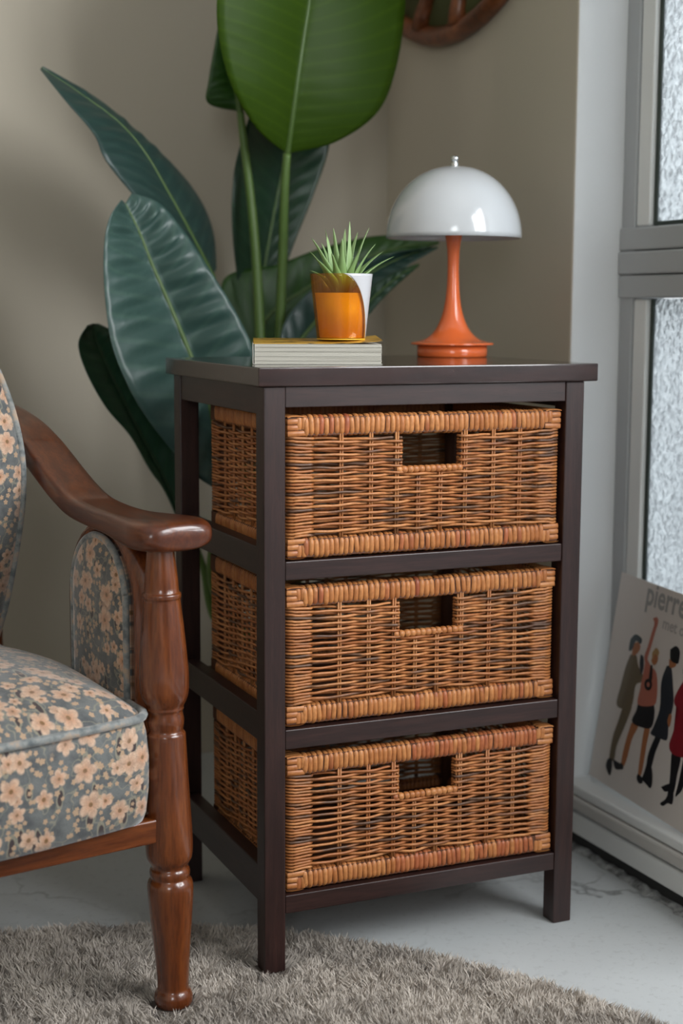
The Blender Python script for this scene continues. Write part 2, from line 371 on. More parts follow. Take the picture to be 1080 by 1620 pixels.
def window_bay(name, y1, y0, glazed):
    w = empty(name, (XG, (y0+y1)/2, WZ0)); tag(w, kind='structure')
    def bb(n, lo, hi, m, bev=0.002):
        o = np.array(w.location); return box(n, np.array(lo)-o, np.array(hi)-o, m, w, bev)
    bb('stile', (XG, y1-0.032, WZ0), (XG+0.06, y1-0.0005, WZ1-0.0005), M_frame)
    bb('stile', (XG, y0+0.0005, WZ0), (XG+0.06, y0+0.032, WZ1-0.0005), M_frame)
    h = (MZ1-MZ0)/3
    for k in range(3):
        bb('mullion_board', (XG-0.004-0.002*(k == 1), y0+0.0006, MZ0+k*h+0.0008), (XG+0.06, y1-0.0006, MZ0+(k+1)*h-0.0008), M_frame, 0.003)
    bb('bottom_rail', (XG, y0+0.033, WZ0), (XG+0.06, y1-0.033, WZ0+0.05), M_frame)
    bb('top_rail', (XG, y0+0.033, WZ1-0.06), (XG+0.06, y1-0.033, WZ1-0.001), M_frame)
    if glazed:
        for a, b in ((WZ0+0.051, MZ0-0.0005), (MZ1+0.0005, WZ1-0.061)):
            bb('glazing_bead', (XG+0.003, y1-0.066, a), (XG+0.018, y1-0.033, b), M_framew, 0.003)
            bb('glazing_bead', (XG+0.003, y0+0.033, a), (XG+0.018, y0+0.066, b), M_framew, 0.003)
            bb('seal', (XG+0.010, y1-0.0745, a), (XG+0.018, y1-0.0665, b), M_seal, 0.001)
            bb('seal', (XG+0.010, y0+0.0665, a), (XG+0.018, y0+0.0745, b), M_seal, 0.001)
            bb('seal', (XG+0.010, y0+0.0747, a), (XG+0.018, y1-0.0747, a+0.006), M_seal, 0.001)
            p = bb('pane', (XG+0.012, y0+0.0748, a+0.0062), (XG+0.016, y1-0.0748, b), M_glass, 0)
w4 = tag(empty('window_4', (-1.75, -4.0, 1.0)), kind='structure')
for lo, hi in (((-0.52, 0, -0.07), (-0.455, 0.05, 1.27)), ((0.455, 0, -0.07), (0.52, 0.05, 1.27))): box('stile', lo, hi, M_frame, w4, 0.003)
for lo, hi in (((-0.454, 0, -0.07), (0.454, 0.05, -0.005)), ((-0.454, 0, 1.205), (0.454, 0.05, 1.27)), ((-0.454, 0.02, 0.585), (0.454, 0.05, 0.615))): box('rail', lo, hi, M_frame, w4, 0.003)
box('glazing_bar', (-0.015, 0.02, -0.004), (0.015, 0.05, 0.584), M_frame, w4, 0.002); box('glazing_bar', (-0.015, 0.02, 0.616), (0.015, 0.05, 1.204), M_frame, w4, 0.002)
window_bay('window_1', YR, -0.33, True)
window_bay('window_2', -0.332, -1.13, False)
window_bay('window_3', -1.132, -1.93, False)
tag(box('wall_window_side', (XW+0.02, -4.0, WZ0), (0.86, -1.932, WZ1), M_wallr, bev=0.003), kind='structure')

# ------------------------------------------------------------------ cabinet
CWD, CDP, CQ = 0.4464, 0.3594, 0.0278
cab = empty('storage_cabinet')
tag(cab, 'dark brown open wooden cabinet holding three wicker baskets in a column', 'cabinet')
ZS = 0.7372
box('top_panel', (-0.0082, -0.0056, ZS), (CWD+0.0168, CDP+0.0116, 0.76), M_top, cab, 0.0016, 2)
for x in (0, CWD-CQ):
    for y in (0, CDP-CQ):
        box('post', (x, y, 0.0014 if x+y == 0 else 0), (x+CQ, y+CQ, ZS-0.0002), M_cabv, cab, 0.0016, 2)
e = 0.0003
for y0 in (0.001, CDP-0.021):
    nm = 'front_apron' if y0 < .1 else 'back_apron'
    box(nm, (CQ+e, y0, 0.7115), (CWD-CQ-e, y0+0.02, ZS-e), M_cabx, cab, 0.001)
    for za, zb in ((0.5009, 0.5242), (0.2887, 0.3137), (0.0766, 0.1004)):
        box('front_rail' if y0 < .1 else 'back_rail', (CQ+e, y0, za), (CWD-CQ-e, y0+0.022, zb), M_cabx, cab, 0.0012)
for x0 in (0.002, CWD-0.022):
    box('side_apron', (x0, CQ+e, 0.7030), (x0+0.02, CDP-CQ-e, ZS-e), M_caby, cab, 0.001)
    for za, zb in ((0.5051, 0.5404), (0.2970, 0.3335), (0.0880, 0.1357)):
        box('side_rail', (x0, CQ+e, za), (x0+0.02, CDP-CQ-e, zb), M_caby, cab, 0.0012)
for za in (0.5242, 0.3137, 0.1004):      # runners the baskets slide on
    for x0 in (0.0225, CWD-0.0395):
        box('runner', (x0, 0.0235, za-0.014), (x0+0.017, CDP-CQ-e, za), M_caby, cab, 0.001)

# ------------------------------------------------------------------ wicker baskets
BW, BD, BH = 0.3850, 0.2950, 0.1765
RIM = 0.0275; RR = 0.00185
HX0, HX1, HZ0, HZ1 = 0.1525, 0.2385, 0.1100, 0.1490
F_ST = [0.0728, 0.1129, 0.1484, 0.1783, 0.2095, 0.2448, 0.2852, 0.3281-0.004]
S_ST = [0.060, 0.095, 0.130, 0.165, 0.200, 0.235]
INS = 0.0032                    # weave surface lies this far inside the rims' outer face
x0, x1, y0, y1 = INS, BW-INS, INS, BD-INS
RC = 0.009
# perimeter walk: start on the front at the right end of the hole, run right, back, left, front-left
def perim():
    segs = []
    def line(a, b, nrm, side): segs.append(('l', np.array(a), np.array(b), np.array(nrm), side))
    def arc(c, a0, side): segs.append(('a', np.array(c), a0, side))
    line((x0+RC, y0), (x1-RC, y0), (0, -1), 'f'); arc((x1-RC, y0+RC), -90, 'c')
    line((x1, y0+RC), (x1, y1-RC), (1, 0), 'r'); arc((x1-RC, y1-RC), 0, 'c')
    line((x1-RC, y1), (x0+RC, y1), (0, 1), 'b'); arc((x0+RC, y1-RC), 90, 'c')
    line((x0, y1-RC), (x0, y0+RC), (-1, 0), 's'); arc((x0+RC, y0+RC), 180, 'c')
    return segs
def walk(step=0.0032):
    P = []
    for s in perim():
        if s[0] == 'l':
            L = np.linalg.norm(s[2]-s[1]); n = max(2, int(L/step))
            for t in np.linspace(0, 1, n, endpoint=False): P.append((*(s[1]+(s[2]-s[1])*t), *s[3], s[4]))
        else:
            for t in np.linspace(0, 90, 5, endpoint=False):
                a = math.radians(s[2]+t); P.append((s[1][0]+RC*math.cos(a), s[1][1]+RC*math.sin(a), math.cos(a), math.sin(a), 'c'))
    return P
WALK = walk()
AMP = 0.0034
def ctrl(length, stakes, ph):
    g_ = AMP if ph > 0 else -0.0068
    c = [(0, 0.0012), (0.0330, 0.0012), (0.0395, g_), (0.0520, g_)]
    sg = ph
    for s in stakes: c.append((s, sg*AMP)); sg = -sg
    g_ = AMP if sg < 0 else -0.0068
    c += [(length-0.0470, g_), (length-0.0395, g_), (length-0.0330, 0.0012), (length, 0.0012)]
    return c
def interp(c, d):
    for (a, va), (b, vb) in zip(c, c[1:]):
        if d <= b:
            t = (d-a)/(b-a+1e-9); t = 0.5-0.5*math.cos(math.pi*min(max(t, 0), 1)); return va+(vb-va)*t
    return c[-1][1]
NROW = 31
Z0, Z1 = RIM-0.0006, BH-RIM+0.0006
def row_path(k):
    ph = 1 if k % 2 else -1
    cf = ctrl(BW, F_ST, ph); cs = ctrl(BD, S_ST, ph)
    zc = Z0+(Z1-Z0)*(k+0.5)/NROW
    p1, p2, a1, a2 = random.uniform(0, 6), random.uniform(0, 6), random.uniform(.0002, .0006), random.uniform(.0002, .0005)
    fan = (zc-BH/2)*0.075
    pts = []
    for (x, y, nx, ny, side) in WALK:
        if side == 'f': o = interp(cf, x)
        elif side == 'b': o = interp(cf, x)
        elif side in 'rs': o = interp(cs, y)
        else: o = 0.0012
        d = x/BW if side in 'fb' else (y/BD if side in 'rs' else 0)
        z = zc-fan*math.sin(math.pi*d)**0.7*1.0+fan*.4 + a1*math.sin(23*d+p1)+a2*math.sin(57*d+p2) if side != 'c' else zc+fan*.4
        pts.append((x+nx*o, y+ny*o, z, side))
    return pts, zc
def basket_rows():
    rows = []
    for k in range(NROW):
        pts, zc = row_path(k)
        r = RR*random.uniform(0.88, 1.06)
        if HZ0-0.002 < zc:      # cut by the hand hole
            L = [p for p in pts if p[3] == 'f' and p[0] <= HX0-0.0015]; Rr = [p for p in pts if not (p[3] == 'f' and p[0] <= HX1+0.0015)]
            q = np.array([p[:3] for p in Rr+L])
            s, e_ = q[0], q[-1]
            pre = [(HX1-0.001, INS+0.007, s[2]), (HX1-0.0035, INS+0.003, s[2]), (HX1-0.0012, INS-0.0028, s[2])]
            post = [(HX0+0.0012, INS-0.0028, e_[2]), (HX0+0.0035, INS+0.003, e_[2]), (HX0+0.001, INS+0.007, e_[2])]
            q = np.vstack([pre, q, post])
            rows.append(tube(q, r, 6))
        else:
            rows.append(tube(np.array([p[:3] for p in pts]), r, 6, closed=True))
    return rows
def wrap_loop(w, dep, hgt, th, lean=0.0):
    """one turn of cane round a rim: closed strip, local x along the rim, y depth, z height, origin at centre"""
    n = 5; path = []; rc = min(dep, hgt)*0.42
    for cx, cz, a0 in ((dep/2-rc, hgt/2-rc, 0), (-dep/2+rc, hgt/2-rc, 90), (-dep/2+rc, -hgt/2+rc, 180), (dep/2-rc, -hgt/2+rc, 270)):
        for t in np.linspace(0, 90, n):
            a = math.radians(a0+t); path.append((cx+rc*math.cos(a), cz+rc*math.sin(a), math.cos(a), math.sin(a)))
    cs = [(-w/2, -th*.3), (-w*.36, th*.55), (0, th), (w*.36, th*.55), (w/2, -th*.3)]
    v = []; f = []; m = len(path); c = len(cs)
    for (py, pz, ny, nz) in path:
        for (cx, ch) in cs:
            v.append((cx+lean*pz/hgt, py+ny*ch, pz+nz*ch))
    for i in range(m):
        j = (i+1) % m
        for k in range(c-1): f.append((i*c+k, j*c+k, j*c+k+1, i*c+k+1))
    return v, f
def strap_piece(L, w, th):
    """short flat rounded cane strap, along x, lying in xz, bulging to -y"""
    v = []; f = []; xs = np.linspace(-L/2, L/2, 5); cs = [(-w/2, th*.4), (-w*.34, -th*.6), (w*.34, -th*.6), (w/2, th*.4)]
    for i, x in enumerate(xs):
        e_ = 0.0 if 0 < i < 4 else th*.8
        for (cz, cy) in cs: v.append((x, cy+e_, cz))
    for i in range(4):
        for k in range(3): f.append((i*4+k, i*4+k+1, i*4+5+k, i*4+4+k))
    return v, f
def mk_mesh(name, vf, mat, smooth=True):
    me = bpy.data.meshes.new(name); me.from_pydata([tuple(map(float, p)) for p in vf[0]], [], [tuple(int(i) for i in q) for q in vf[1]])
    if smooth: me.polygons.foreach_set('use_smooth', [True]*len(me.polygons))
    me.materials.append(mat); me.update(); return me
ROWS = [mk_mesh('strand', r, M_strand) for r in basket_rows()]
WD = 0.021                       # rim depth
WRAPS = [mk_mesh('wrap', wrap_loop(0.0066*random.uniform(.9, 1.12), WD-0.002, RIM-0.0025, 0.0013*random.uniform(.8, 1.25), random.uniform(-.0012, .0012)), M_wrap) for _ in range(6)]
WRAPS_RED = []
for m in WRAPS:
    c = m.copy(); c.materials[0] = M_wrap_red; WRAPS_RED.append(c)
SMALLW = [mk_mesh('small_wrap', wrap_loop(0.0072*random.uniform(.9, 1.1), 0.0085, 0.0075, 0.0010), M_wrap) for _ in range(3)]
def stake(x, y, z0, z1, nx, ny):
    t = []
    for s in (-1, 1):
        p = [(x+s*0.0016*abs(ny), y+s*0.0016*abs(nx), z) for z in np.linspace(z0, z1, 4)]
        t.append(tube(p, 0.00135, 6))
    return join(t)
STK = []
for x in F_ST:
    top = BH-RIM+0.004
    if HX0 < x < HX1: top = HZ0-0.005
    STK.append(stake(x, y0, RIM-0.004, top, 0, -1)); STK.append(stake(x, y1, RIM-0.004, BH-RIM+0.004, 0, 1))
for y in S_ST:
    STK.append(stake(x0, y, RIM-0.004, BH-RIM+0.004, -1, 0)); STK.append(stake(x1, y, RIM-0.004, BH-RIM+0.004, 1, 0))
for x in (HX0-0.0035, HX1+0.0035): STK.append(stake(x, y0+0.002, HZ0-0.012, BH-RIM+0.004, 0, -1))
STK = [mk_mesh('stake', s, M_stake) for s in STK]
POSTS = [mk_mesh('corner_post', tube([(cx, cy, 0.004), (cx, cy, BH-0.004)], 0.0095, 10), M_core) for cx in (x0+0.0125, x1-0.0125) for cy in (y0+0.0125, y1-0.0125)]
# rim cores: four bars
def bar(lo, hi):
    (a, b, c), (d, e_, g) = lo, hi
    return [(a, b, c), (d, b, c), (d, e_, c), (a, e_, c), (a, b, g), (d, b, g), (d, e_, g), (a, e_, g)], [(0, 3, 2, 1), (4, 5, 6, 7), (0, 1, 5, 4), (1, 2, 6, 5), (2, 3, 7, 6), (3, 0, 4, 7)]
def rim_core(zc):
    h = RIM/2-0.0028; d = 0.0022
    return join([bar((d, d, zc-h), (BW-d, WD-d, zc+h)), bar((d, BD-WD+d, zc-h), (BW-d, BD-d, zc+h)),
                 bar((d, WD-d, zc-h), (WD-d, BD-WD+d, zc+h)), bar((BW-WD+d, WD-d, zc-h), (BW-d, BD-WD+d, zc+h))])
CORES = [mk_mesh('rim_core', rim_core(z), M_core, False) for z in (RIM/2, BH-RIM/2)]
STRAPS = {L: mk_mesh('corner_strap', strap_piece(L, 0.0066, 0.0014), M_wrap) for L in (0.023, 0.0145)}
BASE = mk_mesh('base_panel', bar((0.012, 0.012, 0.008), (BW-0.012, BD-0.012, 0.014)), M_core, False)
CZ = 0.026                         # corner block length along each side
def add(name, me, parent, mat=None, loc=(0, 0, 0), rot=(0, 0, 0), sc=None):
    o = bpy.data.objects.new(name, me); o.parent = parent; o.location = loc; o.rotation_euler = rot
    if sc: o.scale = sc
    COL.objects.link(o); return o
def make_basket(loc, rz, tilt, label, redness, seed):
    rnd = random.Random(seed)
    B = empty('wicker_basket', loc, rz); B.rotation_euler = (tilt, 0, rz)
    tag(B, label, 'basket', 'wicker baskets in the cabinet')
    for m in ROWS: add('strand', m, B)
    for m in STK: add('stake', m, B)
    for m in POSTS: add('corner_post', m, B)
    for m in CORES: add('rim_core', m, B)
    add('base_panel', BASE, B)
    rest = []
    for top, zc in ((True, BH-RIM/2), (False, RIM/2)):
        x = CZ
        while x < BW-CZ+0.001:
            red = redness(top, x/BW, rnd)
            o = add('wrap', rnd.choice(WRAPS_RED if red else WRAPS), B, loc=(x, WD/2, zc+rnd.uniform(-.0006, .0006)), rot=(rnd.uniform(-.02, .02), rnd.uniform(-.05, .05), 0))
            x += 0.0066*rnd.uniform(.93, 1.10)+(0.0012 if rnd.random() < .12 else 0)
        y = CZ
        while y < BD-CZ+0.001:
            add('wrap', rnd.choice(WRAPS), B, loc=(WD/2, y, zc), rot=(0, rnd.uniform(-.03, .03), -math.pi/2+rnd.uniform(-.04, .04)))
            y += 0.0066*rnd.uniform(.95, 1.08)
        x = CZ
        while x < BW-CZ:
            rest.append(((x, BD-WD/2, zc), math.pi)); x += 0.0068
        y = CZ
        while y < BD-CZ:
            rest.append(((BW-WD/2, y, zc), math.pi/2)); y += 0.0068
        # plaited corner blocks, front left / front right / back left
        for cx, cy, sx in ((0, 0, 1), (BW, 0, -1)):
            sgn = 1 if top else -1
            for i, (L, dz) in enumerate(((0.0235, -0.0085), (0.0145, -0.0015), (0.0145, 0.0060))):
                add('corner_strap', STRAPS[0.023 if L > .02 else 0.0145], B, loc=(cx+sx*(0.0015+L/2), 0.0010, zc+sgn*dz), rot=(0, rnd.uniform(-.05, .05), 0))
            for i in range(2):
                add('corner_strap', STRAPS[0.0145], B, loc=(cx+sx*(0.0190+0.0062*i-0.002), 0.0014, zc+sgn*0.0035), rot=(0, math.pi/2+rnd.uniform(-.06, .06), 0))
            for i in range(3):                  # over the top / under side
                add('corner_strap', STRAPS[0.023], B, loc=(cx+sx*0.0125, 0.0035+0.0066*i, zc+sgn*(RIM/2-0.0012)), rot=(-sgn*math.pi/2, 0, 0))
            for i, dz in enumerate((-0.0085, -0.0015, 0.006)):   # round to the side face
                add('corner_strap', STRAPS[0.023], B, loc=(cx+sx*0.0010, 0.0125, zc+sgn*dz), rot=(0, 0, -sx*math.pi/2))
    allv = []
    for (p, a) in rest:
        v, f = wrap_loop(0.0068, WD-0.002, RIM-0.0025, 0.0013)
        c, s = math.cos(a), math.sin(a)
        allv.append(([(p[0]+q[0]*c-q[1]*s, p[1]+q[0]*s+q[1]*c, p[2]+q[2]) for q in v], f))
    global _rest
    if _rest is None: _rest = mk_mesh('rim_wraps', join(allv), M_wrap)
    tag(add('rim_wraps', _rest, B), kind='stuff')
    # hand hole: wrapped lower bar
    mx = add('hole_bar', HOLE_BAR, B)
    x = HX0-0.002
    while x < HX1+0.004:
        add('small_wrap', rnd.choice(SMALLW), B, loc=(x, INS, HZ0-0.0045), rot=(0, rnd.uniform(-.15, .15), 0)); x += 0.0075*rnd.uniform(.95, 1.1)
    return B
_rest = None
HOLE_BAR = mk_mesh('hole_bar', tube([(HX0-0.006, INS, HZ0-0.0045), (HX1+0.006, INS, HZ0-0.0045)], 0.0028, 8), M_core)
make_basket((0.0308, 0.0035, 0.5252), 0.0, 0, 'top wicker basket of the cabinet, just under the tabletop', lambda t, u, r: r.random() < 0.06, 1)
make_basket((0.0312, 0.0075, 0.3147), 0.003, 0, 'middle wicker basket of the cabinet, between the other two baskets', lambda t, u, r: r.random() < 0.05, 2)
make_basket((0.0314, 0.0060, 0.1014), -0.002, 0, 'bottom wicker basket with reddish cane wrapping, nearest the floor', lambda t, u, r: (u > (0.45 if t else 0.4)) and r.random() < 0.85, 3)

# ------------------------------------------------------------------ table lamp
lx, ly = 0.404, 0.292
lamp = empty('table_lamp', (lx, ly, 0.7602))
tag(lamp, 'small mushroom table lamp, glossy white dome shade on an orange flared stem', 'lamp')
M_orange = NT('orange_lacquer').set(col=(0.90, 0.175, 0.045), rough=0.22, coat=0.6, coatr=0.06).m
M_shade = NT('white_gloss_plastic').set(col=(0.60, 0.62, 0.64), rough=0.16, coat=0.7, coatr=0.05, sub=0.0).m
M_chrome = NT('chrome').set(col=(0.8, 0.82, 0.84), rough=0.08, metal=1.0).m
S = 0.000928
v, f = lathe([(0.0, 0.0), (0.0500, 0.0), (0.0515, 0.0012), (0.0515, 0.017)], 64); mesh_obj('base_drum', v, f, M_orange, lamp)
pr = [(0.0515, 0.0172), (0.0600, 0.0174), (0.0606, 0.0188), (0.0598, 0.0204), (0.0500, 0.0222), (0.0400, 0.0262), (0.0325, 0.0320), (0.0265, 0.0390), (0.0215, 0.0480), (0.0172, 0.0590), (0.0137, 0.0720), (0.0110, 0.0880), (0.0093, 0.1060), (0.0085, 0.1260), (0.0084, 0.1460), (0.0091, 0.1640), (0.0106, 0.1780), (0.0122, 0.1880), (0.0130, 0.1960)]
pr = [(r, 0.02+(z-0.02)*0.915 if z > 0.02 else z) for r, z in pr]
v, f = lathe(smooth_profile(pr, 3), 64); mesh_obj('stem', v, f, M_orange, lamp)
zb, Rb, Hs = 0.1705, 0.0985, 0.1030
out = [(Rb*math.cos(a)**0.93 if a < 1.57 else 0.0, zb+Hs*math.sin(a)) for a in np.linspace(0, math.pi/2, 26)]
out[-1] = (0.0005, zb+Hs)
inn = [(max(r-0.0022, 0.0004), z-0.0022*(z-zb)/Hs) for r, z in out][::-1]
v, f = lathe(out+inn, 72, close=True); mesh_obj('lamp_shade', v, f, M_shade, lamp)
v, f = lathe(smooth_profile([(0.0055, zb+Hs-0.001), (0.0058, zb+Hs+0.004), (0.0040, zb+Hs+0.0055), (0.0050, zb+Hs+0.0075), (0.0062, zb+Hs+0.0105), (0.0050, zb+Hs+0.0135), (0.0005, zb+Hs+0.0152)], 3), 32); mesh_obj('finial', v, f, M_chrome, lamp)
v, f = lathe([(0.004, 0.178), (0.004, zb+Hs-0.0025)], 12); mesh_obj('shade_rod', v, f, M_chrome, lamp)

# ------------------------------------------------------------------ paperback book
M_page = NT('page_edges')
v_ = M_page.coord('Object', (1, 1, 1)); sxx = M_page.n('SeparateXYZ'); M_page.lk(v_, sxx.inputs[0])
ln = M_page.noise(M_page.coord('Object', (3, 3, 900)), 1.0, 4, 0.7)
M_page.set(col=M_page.ramp(ln, [(0.3, (0.34, 0.32, 0.27)), (0.55, (0.56, 0.54, 0.47)), (0.8, (0.66, 0.64, 0.57))]), rough=0.85); M_page.bump(ln, 0.3, 0.0006); M_page = M_page.m
tt = NT('yellow_print_cover'); n_ = tt.noise(tt.coord('Object', (1, 3, 1)), 22, 3, 0.5)
tt.set(col=tt.ramp(n_, [(0.40, (0.62, 0.33, 0.035)), (0.52, (0.66, 0.37, 0.05)), (0.60, (0.10, 0.06, 0.02)), (0.66, (0.60, 0.32, 0.04))]), rough=0.35, coat=0.3); M_cover = tt.m
M_cover_w = plain('pale_cover_card', (0.58, 0.56, 0.50), 0.5)
bx, by, bth = 0.0200, 0.0890, math.radians(-20.0)
book = empty('paperback_book', (bx, by, 0.7602), bth)
tag(book, 'thick cream-paged paperback with yellow cover lying under the small succulent pot', 'book')
BL, BDp, BT = 0.1610, 0.110, 0.0265
box('back_cover', (0, 0, 0), (BL, BDp, 0.0007), M_cover_w, book, 0.0003, 1)
bm_v = []; bm_f = []
# page block with gently bowed fore edge and many page sheaves
nsh = 13; zb0 = 0.0009
for k in range(nsh):
    h = (BT-0.0022)/nsh; z_a = zb0+k*h; z_b = z_a+h*0.93; off = 0.0007+0.0005*math.sin(k*2.1)+random.uniform(0, .0003)
    q = bar((0.0012, off, z_a), (BL-0.0010-random.uniform(0, .0006), BDp-0.001, z_b))
    bm_v.append(q)
vv, ff = join(bm_v); mesh_obj('page_block', vv, ff, M_page, book, False)
box('spine', (-0.0011, 0.0, 0.0002), (-0.0002, BDp, BT-0.0006), M_cover_w, book, 0.0003, 1)
# front cover curls up slightly towards the right end
nx = 24; vs = []; fs = []
for i in range(nx+1):
    t = i/nx; zc = BT-0.0010+0.0040*max(0, (t-0.55)/0.45)**2
    for (yy, dz) in ((0.0003+0.004*(1-t)*0.6, 0), (BDp, 0.0042), (BDp, 0.0049), (0.0003+0.004*(1-t)*0.6, 0.0007)):
        vs.append((t*BL, yy, zc+dz+0.0022*max(0, 0.4-abs(t-0.8))*0))
    if i:
        for k in range(4): fs.append((4*(i-1)+k, 4*i+k, 4*i+(k+1) % 4, 4*(i-1)+(k+1) % 4))
fs += [(0, 1, 2, 3), (4*nx+3, 4*nx+2, 4*nx+1, 4*nx)]
mesh_obj('front_cover', vs, fs, M_cover, book, False)

# ------------------------------------------------------------------ succulent in a two-tone cup
PX, PY, PZ = 0.1440, 0.102, 0.7602+BT+0.0034
suc = empty('potted_succulent', (PX, PY, PZ))
tag(suc, 'small spiky succulent in an orange and white tapered cup standing on the book', 'plant')
PH, R0, R1 = 0.0830, 0.0310, 0.0400
M_og = NT('orange_clear_acrylic'); M_og.t.nodes.remove(M_og.b)
_tp = M_og.n('BsdfTransparent'); _tp.inputs[0].default_value = (0.98, 0.84, 0.40, 1)
_gl = M_og.n('BsdfGlossy'); _gl.inputs['Roughness'].default_value = 0.05
_df = M_og.n('BsdfDiffuse'); _df.inputs[0].default_value = (0.55, 0.12, 0.01, 1)
_m0 = M_og.n('MixShader'); _m0.inputs[0].default_value = 0.10; M_og.lk(_tp.outputs[0], _m0.inputs[1]); M_og.lk(_df.outputs[0], _m0.inputs[2])
_m1 = M_og.n('MixShader'); _m1.inputs[0].default_value = 0.06; M_og.lk(_m0.outputs[0], _m1.inputs[1]); M_og.lk(_gl.outputs[0], _m1.inputs[2]); M_og.lk(_m1.outputs[0], M_og.out.inputs[0]); M_og = M_og.m
M_white = NT('white_glazed_plastic').set(col=(0.52, 0.52, 0.54), rough=0.25, coat=0.3).m
M_yel = NT('yellow_orange_plastic').set(col=(0.85, 0.50, 0.035), rough=0.4).m
nA, nZ = 96, 28
view = math.atan2(CAM[1]-PY, CAM[0]-PX)          # the seam faces the room side of the cup
def cup(side):
    vs = []; n2 = 40 if side == 'w' else 72
    for dr in (0.0, -0.0016):
        for j in range(nZ+1):
            t = j/nZ; r = R0+(R1-R0)*t+dr; lim = 0.06+1.31*(1-t)**0.55
            b0, b1 = (lim, 2.4) if side == 'w' else (2.4, 2*math.pi+lim)
            for i in range(n2+1):
                q = view+b0+(b1-b0)*i/n2; vs.append((r*math.cos(q), r*math.sin(q), 0.0015+t*(PH-0.0015)))
    fs = []; c = n2+1; n1 = (nZ+1)*c
    for j in range(nZ):
        for i in range(n2):
            p = j*c+i; fs.append((p, p+1, p+1+c, p+c)); fs.append((n1+p+c, n1+p+1+c, n1+p+1, n1+p))
        fs.append((j*c, j*c+c, n1+j*c+c, n1+j*c)); p = j*c+n2; fs.append((p+c, p, n1+p, n1+p+c))
    for i in range(n2):
        fs.append((i+1, i, n1+i, n1+i+1)); p = nZ*c+i; fs.append((p, p+1, n1+p+1, n1+p))
    return vs, fs
v, f = cup('o'); tag(mesh_obj('clear_cup_side', v, f, M_og, suc), 'clear orange side of the cup')
v, f = cup('w'); tag(mesh_obj('white_cup_side', v, f, M_white, suc), 'white side of the cup')
v, f = lathe([(0.0, 0.0), (R0, 0.0), (R0, 0.0014), (0.0, 0.0014)], 48); mesh_obj('cup_base', v, f, M_yel, suc)
v, f = lathe([(0.001, 0.0024), (0.0272, 0.0024), (0.0335, 0.0590), (0.0322, 0.0590), (0.0320, 0.0550), (0.001, 0.0550)], 64); tag(mesh_obj('inner_pot', v, f, M_yel, suc), 'yellow inner pot')
def soil_mat():
    t = NT('potting_soil'); n = t.noise(t.coord('Object'), 180, 4, 0.7)
    t.set(col=t.ramp(n, [(0.35, (0.02, 0.012, 0.008)), (0.65, (0.09, 0.055, 0.035))]), rough=0.95); t.bump(n, 1.0, 0.003); return t.m
M_soil = soil_mat()
v, f = lathe([(0.0315, 0.0552), (0.0312, 0.0570), (0.018, 0.0590), (0.001, 0.0600)], 32); mesh_obj('soil', v, f, M_soil, suc)
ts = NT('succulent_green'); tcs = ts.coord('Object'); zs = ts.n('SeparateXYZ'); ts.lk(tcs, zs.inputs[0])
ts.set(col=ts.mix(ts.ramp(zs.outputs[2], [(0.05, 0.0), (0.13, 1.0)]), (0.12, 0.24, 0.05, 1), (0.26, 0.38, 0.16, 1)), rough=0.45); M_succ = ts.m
def spike(tip, base, droop, w):
    tip = np.array(tip); base = np.array(base); d = tip-base; hv = np.array([d[0], d[1], 0]); 
    mid = base+d*0.5+np.array([0, 0, droop])-hv*0.12
    ts_ = np.linspace(0, 1, 10); P = [(1-t)**2*base+2*t*(1-t)*mid+t*t*tip for t in ts_]
    T = np.gradient(np.array(P), axis=0); rings = []
    for t, p, tg in zip(ts_, P, T):
        tg = tg/np.linalg.norm(tg); side = np.cross(tg, (0, 0, 1.0)); 
        if np.linalg.norm(side) < 0.2: side = np.array([1.0, 0.3, 0])
        side /= np.linalg.norm(side); up = np.cross(side, tg)
        ww = w*(0.65+0.5*math.sin(math.pi*min(1, t*1.5+.1)))*(1-t)**0.62+0.0002; hh = ww*0.36
        rings.append([p+side*ww*math.cos(a)+up*(hh*math.sin(a)+ww*0.35*math.cos(a)**2) for a in np.linspace(0, 2*math.pi, 10, endpoint=False)])
    return loft(rings)
SP = np.array([PX, PY, PZ])
tips = [((492, 376), -.02), ((489, 397), .01), ((490, 428), -.012), ((514, 362), .005), ((527, 361), -.022), ((553, 350), .0), ((566, 367), .025), ((584, 360), -.006), ((594, 386), -.02), ((623, 406), .004), ((541, 377), -.035), ((524, 400), -.036), ((606, 398), .03), ((500, 410), -.033), ((572, 392), -.036), ((546, 362), .03), ((508, 384), .03)]
for i, ((px, py), dy) in enumerate(tips):
    tp = at_y(px, py, PY+dy)-SP
    d = np.array([tp[0], tp[1]]); L = np.linalg.norm(d)+1e-6
    bs = np.array([d[0]/L*0.009, d[1]/L*0.009, 0.0575])
    v, f = spike(tp, bs, 0.008, 0.0074 if i != 10 else 0.0086); mesh_obj('leaf', v, f, M_succ, suc)

